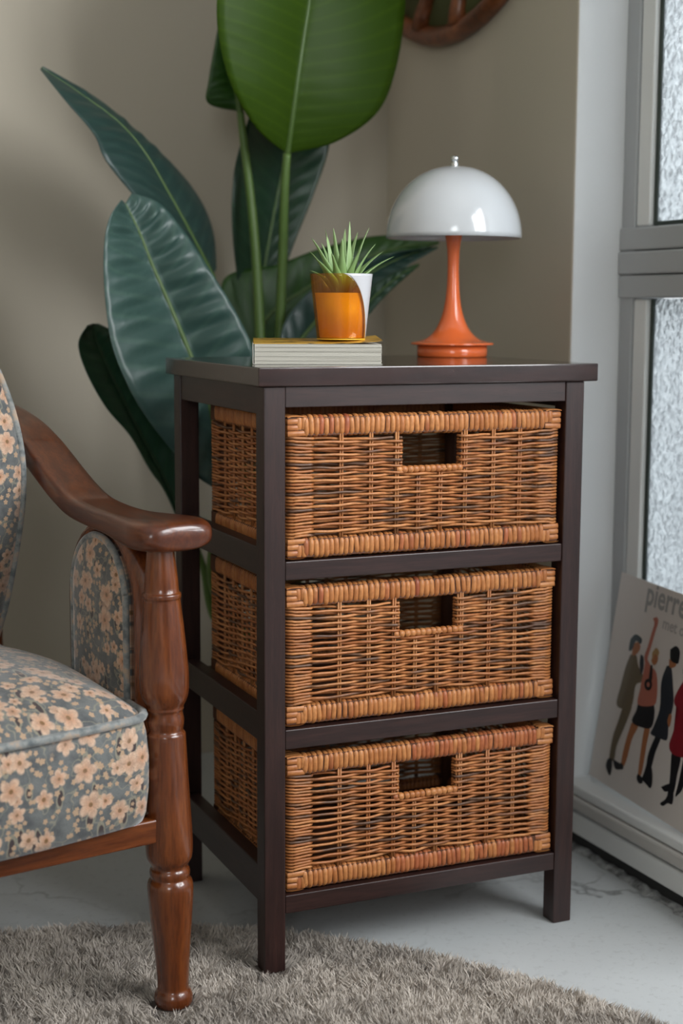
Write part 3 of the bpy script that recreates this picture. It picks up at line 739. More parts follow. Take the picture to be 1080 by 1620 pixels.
# ------------------------------------------------------------------ big-leaf plant behind the cabinet
PLX, PLY = 0.285, 0.64
plant = empty('potted_banana_plant', (PLX, PLY, 0))
tag(plant, 'tall houseplant with huge paddle-shaped green leaves behind the cabinet', 'plant')
PO = np.array([PLX, PLY, 0.0])
M_pot = plain('matt_grey_planter', (0.16, 0.16, 0.155), 0.7)
v, f = lathe([(0.001, 0.0), (0.095, 0.0), (0.100, 0.004), (0.122, 0.270), (0.124, 0.285), (0.112, 0.285), (0.110, 0.262), (0.001, 0.262)], 48); mesh_obj('planter', v, f, M_pot, plant)
v, f = lathe([(0.109, 0.263), (0.106, 0.268), (0.05, 0.274), (0.001, 0.276)], 32); mesh_obj('soil', v, f, M_soil, plant)
def crv(pts, n):
    pts = np.array(pts, float); m = len(pts)-1; out = []
    for u in np.linspace(0, m, n):
        i = min(int(u), m-1); t = u-i
        p0 = pts[max(i-1, 0)]; p1 = pts[i]; p2 = pts[i+1]; p3 = pts[min(i+2, m)]
        out.append(0.5*((2*p1)+(-p0+p2)*t+(2*p0-5*p1+4*p2-p3)*t*t+(-p0+3*p1-3*p2+p3)*t**3))
    return np.array(out)
def leaf(mat, left, mid, right, yl, ym, yr, ripple=0.0, waves=22, rib=0.004, bow=0.0, petiole=None, pr0=0.006, ribmat=None):
    """left / mid / right: photo outlines base->tip; y*: depth of each station (number or list); a real curved blade in space"""
    n = 96; k = 10
    def lst(y, m): return [y]*m if np.isscalar(y) else y
    def world(px, ys):
        ys = np.interp(np.linspace(0, 1, len(px)), np.linspace(0, 1, len(ys)), ys)
        return np.array([at_y(p[0], p[1], yy) for p, yy in zip(px, ys)])
    Lw = crv(world(left, lst(yl, 2)), n); Mw = crv(world(mid, lst(ym, 2)), n); Rw = crv(world(right, lst(yr, 2)), n)
    vs = []; uv = []; fs = []
    for i in range(n):
        t = i/(n-1)
        for j in range(-k, k+1):
            s = abs(j)/k; E = Lw[i] if j < 0 else Rw[i]
            p = Mw[i]+(E-Mw[i])*s
            nrm = np.cross(Rw[i]-Lw[i], Mw[min(i+1, n-1)]-Mw[max(i-1, 0)]); nn = np.linalg.norm(nrm); nrm = nrm/nn if nn > 1e-9 else np.array([0, -1.0, 0])
            if nrm[1] > 0: nrm = -nrm
            w = math.sin(math.pi*min(1, s*1.1))*min(1, 6*t)*min(1, 5*(1-t))
            ph = waves*2*math.pi*(t-0.10*s)+(0.9 if j < 0 else 0)
            p = p+nrm*(ripple*w*(math.sin(ph)+0.5*math.sin(ph*0.53+1.0+j*0.05))+bow*math.sin(math.pi*s)*math.sin(math.pi*t))
            vs.append(p-PO); uv.append((t*1.0, j/k))
    c = 2*k+1
    for i in range(n-1):
        for j in range(2*k): fs.append((i*c+j, i*c+j+1, (i+1)*c+j+1, (i+1)*c+j))
    o = mesh_obj('leaf', vs, fs, mat, plant, True, uv)
    sd = o.modifiers.new('thickness', 'SOLIDIFY'); sd.thickness = 0.0009; sd.offset = 0
    toc = CAM-Mw; toc /= np.linalg.norm(toc, axis=1)[:, None]
    rr = np.linspace(rib, rib*0.25, n)
    v, f = tube(Mw-PO+toc*0.0008, rr, 8); mesh_obj('midrib', v, f, ribmat or M_rib, o)
    if petiole:
        P = [Mw[0]-PO]+[at_y(a, b, yy)-PO for (a, b, yy) in petiole]
        P = crv(P, 30); v, f = tube(P, np.linspace(rib*1.15, pr0, 30), 10); mesh_obj('petiole', v, f, M_stem, plant)
    return o
PT = 0.27
def pot_pt(dx, dy): return None
base_px = lambda: None
# 1 top leaf, light shining through
leaf(M_leaf_lime, [(452, 242), (408, 206), (368, 140), (347, 65), (343, 0), (352, -90), (400, -180), (506, -235)],
     [(454, 243), (460, 200), (469, 135), (479, 65), (489, 0), (498, -80), (504, -165), (508, -236)],
     [(457, 242), (532, 224), (598, 176), (628, 100), (641, 0), (638, -90), (602, -180), (510, -235)],
     [0.60, 0.52, 0.50, 0.55], [0.60, 0.56, 0.55, 0.60], [0.60, 0.57, 0.58, 0.60], 0.0010, 40, 0.0055, 0.010,
     [(450, 300, .61), (447, 400, .63), (443, 520, .64), (440, 700, .64), (452, 900, .64), (455, 1025, .64)], 0.0105)
# 2 leaf half hidden behind it
leaf(M_leaf_mid, [(376, 176), (329, 163), (330, 125), (345, 40), (362, -60), (400, -150)], [(380, 177), (374, 140), (376, 90), (385, 20), (395, -60), (402, -150)],
     [(384, 176), (415, 140), (430, 90), (438, 20), (435, -60), (404, -150)], [0.70, 0.66], [0.68, 0.70], [0.69, 0.72], 0.001, 16, 0.005, 0.006,
     [(386, 230, .68), (396, 310, .67), (405, 410, .66), (412, 540, .65), (425, 750, .64), (446, 1025, .65)], 0.010)
# 3 dark leaf arching to the upper left
leaf(M_leaf_teal, [(330, 445), (268, 372), (206, 303), (166, 252), (148, 212), (104, 160), (64, 110)], [(336, 435), (303, 372), (268, 308), (228, 240), (186, 192), (124, 146), (65, 107)],
     [(342, 425), (338, 372), (320, 322), (284, 272), (232, 222), (160, 160), (68, 105)], [0.66, 0.60, 0.58, 0.60, 0.64], [0.68, 0.66, 0.65, 0.66, 0.66], [0.70, 0.72, 0.72, 0.70, 0.66], 0.0015, 14, 0.0036, 0.006,
     [(352, 520, .66), (380, 700, .64), (440, 1025, .63)], 0.010)
# 6 dark upright leaf behind the two stalks
leaf(M_leaf_dark, [(397, 540), (380, 470), (369, 385), (367, 310), (377, 240), (412, 150), (478, 92)], [(402, 545), (412, 460), (425, 380), (440, 300), (455, 230), (470, 150), (480, 90)],
     [(408, 540), (442, 448), (468, 378), (497, 305), (521, 228), (520, 150), (482, 92)], [0.74, 0.70, 0.72], [0.74, 0.77, 0.76], [0.74, 0.74, 0.74], 0.0016, 16, 0.004, 0.004,
     [(408, 700, .70), (447, 1025, .66)], 0.009)
# 7 mid-green leaf lying low, reaching right behind the succulent
leaf(M_leaf_mid, [(372, 560), (352, 445), (440, 418), (510, 392), (590, 374), (650, 374), (694, 382)], [(385, 575), (425, 500), (480, 460), (540, 425), (600, 400), (650, 388), (695, 384)],
     [(400, 585), (480, 560), (530, 500), (580, 455), (620, 420), (660, 398), (695, 386)], [0.72, 0.73, 0.72, 0.66], [0.70, 0.72, 0.70, 0.66], [0.68, 0.70, 0.69, 0.66], 0.0015, 14, 0.004, 0.004,
     [(395, 720, .66), (450, 1025, .68)], 0.009)
# 8 dark leaf in front of it
leaf(M_leaf_blue, [(440, 560), (452, 505), (500, 452), (560, 416), (620, 400), (660, 394), (692, 390)], [(450, 570), (490, 520), (540, 465), (590, 430), (635, 408), (668, 397), (693, 391)],
     [(470, 580), (535, 545), (575, 490), (605, 448), (645, 420), (676, 402), (694, 392)], [0.60, 0.62, 0.63, 0.61], [0.60, 0.63, 0.64, 0.61], [0.58, 0.60, 0.61, 0.61], 0.0016, 14, 0.004, 0.004,
     [(448, 720, .61), (462, 1025, .62)], 0.009)
# 9 torn lower leaf tip
leaf(M_leaf_dark, [(480, 585), (540, 500), (590, 452), (630, 428), (662, 417)], [(490, 590), (555, 510), (600, 462), (635, 434), (663, 418)],
     [(505, 590), (570, 515), (606, 472), (640, 440), (663, 420)], [0.57, 0.59], [0.56, 0.59], [0.54, 0.59], 0.001, 10, 0.003, 0.003,
     [(480, 720, .60), (466, 1025, .60)], 0.008)
# 5 dark lower left leaf
leaf(M_leaf_dark, [(292, 850), (262, 780), (236, 742), (206, 690), (168, 645), (138, 592), (124, 545), (138, 515)], [(300, 840), (250, 740), (205, 655), (172, 585), (152, 538), (146, 512)],
     [(316, 835), (296, 720), (262, 640), (220, 570), (186, 530), (156, 512)], [0.60, 0.58, 0.56], [0.62, 0.62, 0.60], [0.62, 0.64, 0.62], 0.001, 12, 0.004, 0.005,
     [(322, 900, .62), (345, 985, .62), (425, 1022, .62)], 0.009, M_rib_dark)
# 4 large front left leaf, glossy
leaf(M_leaf_sheen, [(345, 775), (302, 745), (228, 655), (182, 562), (167, 480), (164, 400), (172, 348), (192, 316)], [(352, 770), (330, 640), (298, 555), (266, 478), (240, 418), (222, 372), (206, 338), (198, 322)],
     [(362, 770), (425, 660), (404, 562), (372, 492), (330, 424), (288, 362), (250, 320), (208, 306)],
     [0.50, 0.46, 0.47, 0.50, 0.52], [0.53, 0.54, 0.55, 0.56, 0.56], [0.53, 0.50, 0.51, 0.55, 0.57], 0.0058, 15, 0.0055, 0.006,
     [(338, 850, .55), (338, 930, .57), (380, 1000, .58), (440, 1030, .60)], 0.010)

# ------------------------------------------------------------------ carved wooden disc on the right wall
dc = empty('carved_wall_disc', (XW-0.001, 0.665, 1.703))
tag(dc, 'round carved reddish wooden plaque hanging high on the wall above the lamp', 'wall decor')
M_dw = wood_mat('carved_red_wood', (0.09, 0.025, 0.008), (0.19, 0.055, 0.016), (0.29, 0.095, 0.03), grain=(6, 6, 6), rough=0.4, coat=0.3)
M_dg = plain('olive_paint', (0.11, 0.13, 0.05), 0.6)
def disc_ring(name, prof, mat, n=72):
    v = []; f = []
    for (r, h) in prof:
        for i in range(n):
            a = 2*math.pi*i/n; v.append((-h, r*math.sin(a), r*math.cos(a)))
    m = len(prof)
    for j in range(m-1):
        for i in range(n): f.append((j*n+i, (j+1)*n+i, (j+1)*n+(i+1) % n, j*n+(i+1) % n))
    return mesh_obj(name, v, f, mat, dc)
DR = 0.43
disc_ring('rim', [(DR-0.004, 0.0), (DR, 0.010), (DR-0.005, 0.022), (DR-0.016, 0.028), (DR-0.028, 0.022), (DR-0.034, 0.012), (DR-0.034, 0.0)], M_dw)
disc_ring('back_board', [(DR-0.03, 0.0), (DR-0.03, 0.008), (0.0005, 0.008)], M_dg)
for i in range(18):
    a = 2*math.pi*i/18+math.pi/18
    r_a, r_b = 0.16, DR-0.026
    P = [np.array([-0.012, r*math.sin(a+0.10*math.sin((r-r_a)*20)), r*math.cos(a+0.10*math.sin((r-r_a)*20))]) for r in np.linspace(r_a, r_b, 10)]
    v, f = tube(P, [0.013, 0.016, 0.018, 0.017, 0.014, 0.012, 0.012, 0.014, 0.017, 0.020], 8); mesh_obj('carved_spoke', v, f, M_dw, dc)
disc_ring('hub', [(0.17, 0.008), (0.17, 0.022), (0.15, 0.030), (0.0005, 0.034)], M_dw)

# ------------------------------------------------------------------ record sleeve leaning on the window
P0 = np.array([0.641, 0.2560, 0.1008]); P1 = np.array([0.6225, -0.0580, 0.1008])      # bottom edge, far to near
eu = (P1-P0)/np.linalg.norm(P1-P0); TOPX = 0.6835
nrm_h = np.array([eu[1], -eu[0], 0]); nrm_h = nrm_h if nrm_h[0] > 0 else -nrm_h
lean = math.asin((TOPX-0.641)/0.318); ev = nrm_h*math.sin(lean)+np.array([0, 0, math.cos(lean)])
en = np.cross(eu, ev); en = en if en[0] < 0 else -en
PHI = math.radians(1.3); eu, ev = eu*math.cos(PHI)-ev*math.sin(PHI), ev*math.cos(PHI)+eu*math.sin(PHI); P0 = P0+np.array([0, 0, 0.315*math.sin(PHI)])
SLV = 0.3150
sleeve = empty('record_sleeve', tuple(P0)); tag(sleeve, 'off-white record sleeve printed with standing women leaning against the window', 'record sleeve')
def S3(u, w, h=0.0): return eu*u+ev*w+en*h
tt = NT('sleeve_card'); n_ = tt.noise(tt.coord('Object'), 9, 4)
tt.set(col=tt.mix(n_, (0.64, 0.585, 0.545, 1), (0.72, 0.665, 0.62, 1)), rough=0.28, coat=0.3, coatr=0.12); M_card = tt.m
def slab(u0, u1, w0, w1, h0, h1):
    return [S3(u, w, h) for h in (h0, h1) for (u, w) in ((u0, w0), (u1, w0), (u1, w1), (u0, w1))], [(3, 2, 1, 0), (4, 5, 6, 7), (0, 1, 5, 4), (1, 2, 6, 5), (2, 3, 7, 6), (3, 0, 4, 7)]
v, f = slab(0, SLV, 0, SLV+0.008, 0, 0.0035); mesh_obj('card_sleeve', v, f, M_card, sleeve, False)
def px_uv(cx, cy):                       # place on the sleeve's printed face
    x, y = 900+cx/3.522, 880+cy/3.522
    o = P0+en*0.0035; d = ray(x, y); p = CAM+d*(((o-CAM)@en)/(d@en)); return (p-o)@eu, (p-o)@ev
_pm = {}
def print_mat(c):
    if c not in _pm: _pm[c] = plain('print_ink_%d' % len(_pm), c, 0.3, coat=0.3)
    return _pm[c]
def figure(shapes):
    root = None
    for k, (c, pts) in enumerate(shapes):
        uvp = [px_uv(*p) for p in pts]
        uvp = np.array(uvp); uvp = crv(np.vstack([uvp, uvp[:1]]), len(uvp)*4)[:-1]
        bm = bmesh.new(); vs = [bm.verts.new(S3(min(max(a, 0.002), SLV-0.002), min(max(b, 0.002), SLV), 0.00375+0.00006*k)) for a, b in uvp]
        fa = bm.faces.new(vs); bmesh.ops.triangulate(bm, faces=[fa])
        bmesh.ops.recalc_face_normals(bm, faces=list(bm.faces))
        me = bpy.data.meshes.new('printed_shape'); bm.to_mesh(me); bm.free(); me.materials.append(print_mat(c))
        if root is None:
            root = link(bpy.data.objects.new('printed_figure', me), sleeve)
        else:
            link(bpy.data.objects.new('printed_shape', me), root)
SK = (0.40, 0.15, 0.06); NV = (0.020, 0.024, 0.034); TE = (0.035, 0.055, 0.065); KH = (0.155, 0.115, 0.065); PK = (0.46, 0.15, 0.10); RD = (0.25, 0.012, 0.022); BL_ = (0.010, 0.010, 0.013); BO = (0.42, 0.26, 0.11)
def circ(x, y, r, n=8): return [(x+r*math.cos(2*math.pi*i/n), y+1.5*r*math.sin(2*math.pi*i/n)) for i in range(n)]
figure([(KH, [(342, 548), (374, 550), (386, 610), (418, 680), (400, 702), (370, 722), (350, 832), (300, 850), (264, 822), (288, 720), (314, 620)]),
        (SK, [(358, 490), (384, 478), (398, 505), (382, 540), (352, 552)]), (TE, [(344, 460), (372, 435), (406, 460), (398, 490), (374, 472), (352, 520), (334, 525), (338, 485)]),
        (KH, [(298, 845), (350, 830), (322, 920), (268, 1050), (252, 1130), (224, 1135), (243, 1010), (270, 930)]),
        (BL_, [(222, 1125), (240, 1132), (238, 1190), (226, 1222), (206, 1175), (211, 1140)]), (BL_, [(244, 1125), (262, 1140), (300, 1166), (298, 1186), (258, 1184)])])
figure([(SK, [(347, 928), (386, 944), (350, 1020), (322, 1130), (302, 1172), (290, 1152), (310, 1050)]), (SK, [(420, 950), (450, 955), (432, 1050), (416, 1150), (400, 1222), (384, 1216), (400, 1080)]),
        (BL_, [(384, 818), (472, 826), (462, 950), (400, 952), (350, 920), (374, 860)]), (PK, [(430, 560), (456, 612), (482, 640), (492, 690), (490, 785), (470, 832), (385, 826), (396, 740), (414, 650)]),
        (PK, [(468, 347), (490, 340), (498, 366), (482, 420), (462, 490), (442, 555), (430, 600), (420, 562), (440, 500), (460, 430), (476, 376)]),
        (NV, [(400, 548), (415, 562), (416, 620), (402, 660), (394, 600)]), (SK, [(466, 560), (490, 530), (496, 580), (476, 608), (460, 585)]), (BO, [(464, 540), (486, 510), (503, 532), (496, 556), (480, 545), (466, 575)]),
        (BL_, [(455, 610), (466, 610), (463, 690), (446, 690)]), (BL_, circ(443, 715, 22)), (PK, circ(443, 715, 9)), (BL_, [(385, 1212), (410, 1235), (410, 1264), (390, 1264), (378, 1236)]), (BL_, [(292, 1150), (304, 1166), (300, 1188), (270, 1180)])])
figure([(BL_, [(482, 1000), (512, 1010), (482, 1090), (456, 1182), (430, 1190), (441, 1100)]), (NV, [(545, 610), (570, 620), (579, 720), (581, 830), (556, 930), (546, 1022), (500, 1012), (455, 990), (470, 950), (505, 850), (514, 700)]),
        (SK, [(558, 572), (596, 595), (588, 618), (560, 618)]), (BL_, [(564, 520), (596, 500), (618, 530), (611, 592), (598, 598), (566, 578)]), (SK, [(560, 878), (573, 890), (560, 952), (548, 920)]),
        (BL_, [(430, 1165), (460, 1176), (466, 1245), (455, 1292), (430, 1270), (408, 1240), (420, 1200)])])
figure([(BL_, [(570, 1100), (622, 1112), (602, 1220), (582, 1320), (546, 1352), (560, 1250)]), (BL_, [(640, 1110), (690, 1110), (664, 1210), (630, 1300), (606, 1330), (592, 1335), (612, 1250)]),
        (RD, [(640, 690), (600, 760), (585, 800), (591, 832), (610, 850), (600, 900), (580, 980), (558, 1050), (575, 1100), (640, 1122), (700, 1100), (712, 900), (704, 760), (680, 700)]),
        (SK, [(640, 640), (672, 632), (684, 670), (664, 706), (642, 694)]), (BL_, [(636, 630), (664, 596), (694, 620), (690, 672), (672, 652), (640, 662)]),
        (BL_, [(560, 1290), (582, 1312), (576, 1380), (550, 1376), (524, 1392), (508, 1376), (540, 1350)]), (BL_, [(513, 1285), (560, 1268), (566, 1300), (535, 1312)])])
def sleeve_text(txt, u, w, size, col, sx=1.0):
    cu = bpy.data.curves.new('t', 'FONT'); cu.body = txt; cu.size = size; cu.resolution_u = 3; cu.offset = size*0.022
    to = bpy.data.objects.new('t', cu); COL.objects.link(to)
    dg = bpy.context.evaluated_depsgraph_get(); me = bpy.data.meshes.new_from_object(to.evaluated_get(dg))
    bpy.data.objects.remove(to); bpy.data.curves.remove(cu)
    for vv_ in me.vertices: vv_.co = Vector(S3(u+vv_.co.x*sx, w+vv_.co.y, 0.0038))
    me.name = 'printed_lettering'; me.materials.clear(); me.materials.append(print_mat(col))
    link(bpy.data.objects.new('printed_lettering', me), sleeve)
ua, wa = px_uv(424, 262); ub, wb = px_uv(520, 385)
sleeve_text('pierre', ua, wa, 0.050, (0.33, 0.32, 0.31), 0.88)
sleeve_text('met or', ub, wb-0.004, 0.024, (0.42, 0.39, 0.37), 1.0)

# ------------------------------------------------------------------ armchair
CH = (-0.130, -0.030, 0.0); CA = math.radians(11.5)
chair = empty('armchair', (CH[0], CH[1], 0.0014), CA)
tag(chair, 'polished red-brown wooden armchair upholstered in grey floral velvet', 'armchair')
CWID = 0.60
def zpx(y): return float(np.interp(y, [737, 806.4, 942, 1075.6, 1207.1, 1336.7, 1464.3, 1590], [0.65, 0.6, 0.5, 0.4, 0.3, 0.2, 0.1, 0.0]))
legp = [(1592, 24), (1588, 28.5), (1580, 30.5), (1572, 29.5), (1566, 26.5), (1562, 24.5), (1550, 25), (1520, 27), (1489, 29.5), (1455, 33), (1428, 35.2), (1408, 36.5), (1397, 36), (1391, 33.5), (1387, 30.8), (1384, 31.5), (1379, 32.2), (1374, 31.2), (1371, 29.2), (1367, 29.5), (1362, 32.5), (1355, 36), (1340, 37.6), (1315, 37.4), (1280, 36), (1244, 34.4), (1200, 32.8), (1168, 31.8), (1160, 31.4), (1157, 29.2), (1154, 27.4), (1148, 28.6), (1139, 29.8), (1130, 28.2), (1124, 27.6), (1121, 29.6), (1118, 29.4), (1115, 30), (1108, 34), (1097, 37.8), (1080, 39), (1061, 39), (1025, 36.6), (988, 33.4), (958, 30.2), (948, 29.2), (946, 30.4), (942, 31), (938, 30.2), (936, 27.6), (916, 26.4), (892, 24), (866, 21.4), (858, 21)]
prof = []
for y, hw in legp:
    z = zpx(min(y, 1590)); prof.append((hw/(2382.9/(1.808-0.134*z)), max(z, 0.0)))
prof = [(0.004, 0.0)]+prof
def front_leg(a, sgn, name='front_leg'):
    v, f = lathe(smooth_profile(prof, 2), 40, (a, 0, 0), (-0.020*sgn, 0)); return mesh_obj(name, v, f, M_chv, chair)
front_leg(0.002, 1); front_leg(-CWID-0.002, -1)
def rounded_ring(ca, s, cz, hw, hh, n=20, pw=3.2, tiltz=0.0):
    r = []
    for i in range(n):
        t = 2*math.pi*i/n; c, sn = math.cos(t), math.sin(t)
        r.append((ca+hw*math.copysign(abs(c)**(2/pw), c), s-tiltz*hh*math.copysign(abs(sn)**(2/pw), sn), cz+hh*math.copysign(abs(sn)**(2/pw), sn)))
    return r
ARM = [  # s, centre a, centre z, half width, half thickness
    (-0.036, 0.000, 0.570, 0.022, 0.008), (-0.034, 0.000, 0.570, 0.034, 0.0135), (-0.028, 0.000, 0.5705, 0.043, 0.0165), (-0.016, 0.000, 0.571, 0.0485, 0.0178), (0.000, -0.001, 0.5715, 0.0495, 0.0178),
    (0.020, -0.005, 0.5730, 0.0445, 0.0165), (0.045, -0.014, 0.5755, 0.0345, 0.0148), (0.070, -0.019, 0.5780, 0.0290, 0.0135), (0.120, -0.0185, 0.5805, 0.0285, 0.0130), (0.167, -0.018, 0.5860, 0.0290, 0.0130),
    (0.205, -0.018, 0.5980, 0.0290, 0.0130), (0.242, -0.018, 0.6140, 0.0290, 0.0130), (0.280, -0.018, 0.6320, 0.0290, 0.0130), (0.318, -0.0185, 0.6500, 0.0285, 0.0130), (0.360, -0.0185, 0.6650, 0.0285, 0.0130), (0.405, -0.0185, 0.6760, 0.0280, 0.0130), (0.460, -0.018, 0.6850, 0.0260, 0.0130), (0.535, -0.016, 0.6930, 0.0230, 0.0130)]
def make_arm(mirror):
    A = np.array(ARM); A = crv(A, 70); rings = []
    for i, (s, ca, cz, hw, hh) in enumerate(A):
        d = A[min(i+1, 69)]-A[max(i-1, 0)]; sl_ = d[2]/max(abs(d[0]), 1e-6) if i > 10 else 0.0
        a = ca if not mirror else -CWID-ca
        rings.append(rounded_ring(a, s, cz, hw, hh, 40, 2.6+3.2*min(1, max(0, (i-8)/14)), sl_*min(1, max(0, (i-12)/10))))
    v, f = loft(rings); return mesh_obj('arm', v, f, M_chy, chair)
make_arm(False); make_arm(True)
# arm panels: arched wooden surround with an upholstered insert facing the seat
def arch(s0, s1, z0, z1, n=18):
    r = (s1-s0)/2; c = (s0+s1)/2; P = [(s0, z0), (s0, z0+(z1-r-z0)*0.5)]
    rv = r*1.05
    for t in np.linspace(math.pi, 0, n): P.append((c+r*math.cos(t), z1-rv+rv*math.sin(t)))
    P += [(s1, z0+(z1-r-z0)*0.5), (s1, z0)]
    return P
def panel(mirror):
    def A(a): return a if not mirror else -CWID-a
    O = arch(0.000, 0.208, 0.235, 0.5780); I = arch(0.043, 0.186, 0.2365, 0.557)
    vs = []; fs = []; m = len(O)
    ths = [(-0.026, 0.004), (-0.030, 0.010), (-0.026, 0.0)]
    # surround: rounded band between O and I, thickness along a
    for (s, z), (si, zi) in zip(O, I):
        for (a, t) in ((0.010, 0.0), (-0.022, 0.0), (-0.030, 0.25), (-0.031, 0.55), (-0.026, 1.0), (0.010, 1.0)):
            vs.append((A(a), s+(si-s)*t, z+(zi-z)*t))
    k = 6
    for i in range(m-1):
        for j in range(k): fs.append((i*k+j, (i+1)*k+j, (i+1)*k+(j+1) % k, i*k+(j+1) % k))
    fs += [tuple(range(k)), tuple((m-1)*k+j for j in range(k-1, -1, -1))]
    mesh_obj('arm_panel_surround', vs, fs, M_chv, chair)
    # cushion insert
    J = arch(0.0445, 0.188, 0.2370, 0.5580); cs, cz = 0.110, 0.42
    rings = []; uv = []
    for (a, sc) in ((0.008, 1.0), (-0.027, 1.0), (-0.0325, 0.985), (-0.0345, 0.93), (-0.037, 0.80), (-0.0385, 0.5), (-0.039, 0.12)):
        ring = []
        for (s, z) in J:
            ring.append((A(a), cs+(s-cs)*sc, cz+(z-cz)*(1-(1-sc)*0.5))); uv.append((cs+(s-cs)*sc+3.0, cz+(z-cz)*(1-(1-sc)*0.5)))
        rings.append(ring)
    v, f = loft(rings); o = mesh_obj('arm_pad', v, f, M_floral, chair, True, uv)
    P = [(A(-0.0315), cs+(s-cs)*0.995, z-0.001) for (s, z) in J]
    v, f = tube(crv(P, 90), 0.0042, 8); mesh_obj('piping', v, f, M_piping, o)
panel(False); panel(True)
# seat rails
box('seat_rail', (-CWID+0.024, -0.014, 0.210), (-0.024, 0.012, 0.2385), M_chx, chair, 0.002)
for a in (-CWID-0.010, -0.012):
    box('seat_rail', (a, 0.026, 0.208), (a+0.022, 0.50, 0.2345), M_chy, chair, 0.002)
box('seat_rail', (-CWID+0.020, 0.49, 0.208), (-0.020, 0.512, 0.2345), M_chx, chair, 0.002)
# seat cushion
A0, A1, S0, S1 = -CWID+0.0315, -0.0315, -0.022, 0.47
def outline(ins, n=14):
    a0, a1, s0, s1 = A0+ins, A1-ins, S0+ins, S1-ins; r = max(0.030-ins*0.35, 0.006); P = []
    for (cx, cy, t0) in ((a1-r, s0+r, -90), (a1-r, s1-r, 0), (a0+r, s1-r, 90), (a0+r, s0+r, 180)):
        for t in np.linspace(0, 90, n):
            q = math.radians(t0+t); P.append((cx+r*math.cos(q), cy+r*math.sin(q)))
    # subdivide the long runs
    Q = []
    for i in range(len(P)):
        p, q = np.array(P[i]), np.array(P[(i+1) % len(P)]); L = np.linalg.norm(q-p)
        k = 16 if i % n == n-1 else 1
        for t in range(k): Q.append(p+(q-p)*t/k)
    out = []
    for p in Q:
        u = (p[0]-(A0+A1)/2)/((A1-A0)/2)
        bowf = -0.026*(1-u*u)*max(0, 1-(p[1]-s0)/0.25)
        out.append((p[0], p[1]+bowf))
    return out
prof_s = [(0.012, 0.2392), (0.003, 0.241), (0.0, 0.250), (-0.003, 0.280), (-0.0035, 0.315), (-0.001, 0.345), (0.003, 0.3620), (0.008, 0.3680), (0.015, 0.3745), (0.028, 0.3840), (0.050, 0.3930), (0.085, 0.4010), (0.125, 0.4060), (0.170, 0.4085), (0.215, 0.4095), (0.235, 0.4098)]
rings = []; uv = []
for i, (ins, z) in enumerate(prof_s):
    o = outline(ins); per = 0.0
    ring = []
    for k, p in enumerate(o):
        if k: per += math.dist(p, o[k-1])
        back = min(1, max(0, (p[1]-0.02)/0.35)); zz = z+ (0.012*math.sin(math.pi*min(1, back*1.1))-0.006*back if i > 4 else 0)
        ring.append((p[0], p[1], zz))
        uv.append((p[0], z*1.0) if i <= 6 and p[1] < S0+0.04 else ((p[1]+2, z) if i <= 6 else (p[0], p[1]+0.9)))
    rings.append(ring)
v, f = loft(rings); seat = mesh_obj('seat_cushion', v, f, M_floral, chair, True, uv)
rp_ = []
for k, p in enumerate(outline(0.0015)):
    back = min(1, max(0, (p[1]-0.02)/0.35)); rp_.append((p[0], p[1], 0.3650+0.012*math.sin(math.pi*min(1, back*1.1))-0.006*back))
v, f = tube(rp_, 0.0052, 8, closed=True); mesh_obj('piping', v, f, M_piping, seat)
# backrest
BR = [(0.335, 0.375, 0.222), (0.302, 0.45, 0.232), (0.272, 0.55, 0.240), (0.264, 0.62, 0.243), (0.280, 0.68, 0.242), (0.315, 0.74, 0.236), (0.360, 0.80, 0.222), (0.415, 0.86, 0.185), (0.455, 0.900, 0.120), (0.470, 0.912, 0.045)]
def back_section(sc, ds):
    R_ = []
    for (s, z, hw) in crv(BR, 40): R_.append((s, z, hw*sc))
    return R_
rows_ = crv(BR, 44); rings = []; uv = []
for (s, z, hw) in rows_:
    ring = []; n = 40
    for i in range(n):
        t = 2*math.pi*i/n; c, sn = math.cos(t), math.sin(t)
        px_ = math.copysign(abs(c)**0.55, c)*hw; py_ = math.copysign(abs(sn)**0.8, sn)*0.048
        ring.append((-CWID/2+px_, s+0.02+py_, z)); uv.append((px_+(5 if sn > 0 else 0), z+1.7))
    rings.append(ring)
v, f = loft(rings); br = mesh_obj('backrest', v, f, M_floral, chair, True, uv)
for ds in (-0.016, 0.030):
    P = [(-CWID/2+hw*0.985, s+0.02+ds, z) for (s, z, hw) in rows_]+[(-CWID/2-hw*0.985, s+0.02+ds, z) for (s, z, hw) in rows_[::-1]]
    v, f = tube(P, 0.0050, 8); mesh_obj('piping', v, f, M_piping, br)
# rear legs run up as back posts
for a, sg in ((-0.018, 1), (-CWID+0.018, -1)):
    P = crv([(a, 0.56, -0.0012), (a, 0.515, 0.15), (a, 0.50, 0.24), (a, 0.505, 0.45), (a, 0.525, 0.65), (a, 0.56, 0.80), (a-sg*0.02, 0.585, 0.90)], 30)
    v, f = tube(P, np.interp(np.linspace(0, 1, 30), [0, .25, .5, 1], [0.014, 0.019, 0.019, 0.014]), 14); mesh_obj('rear_leg', v, f, M_chv, chair)

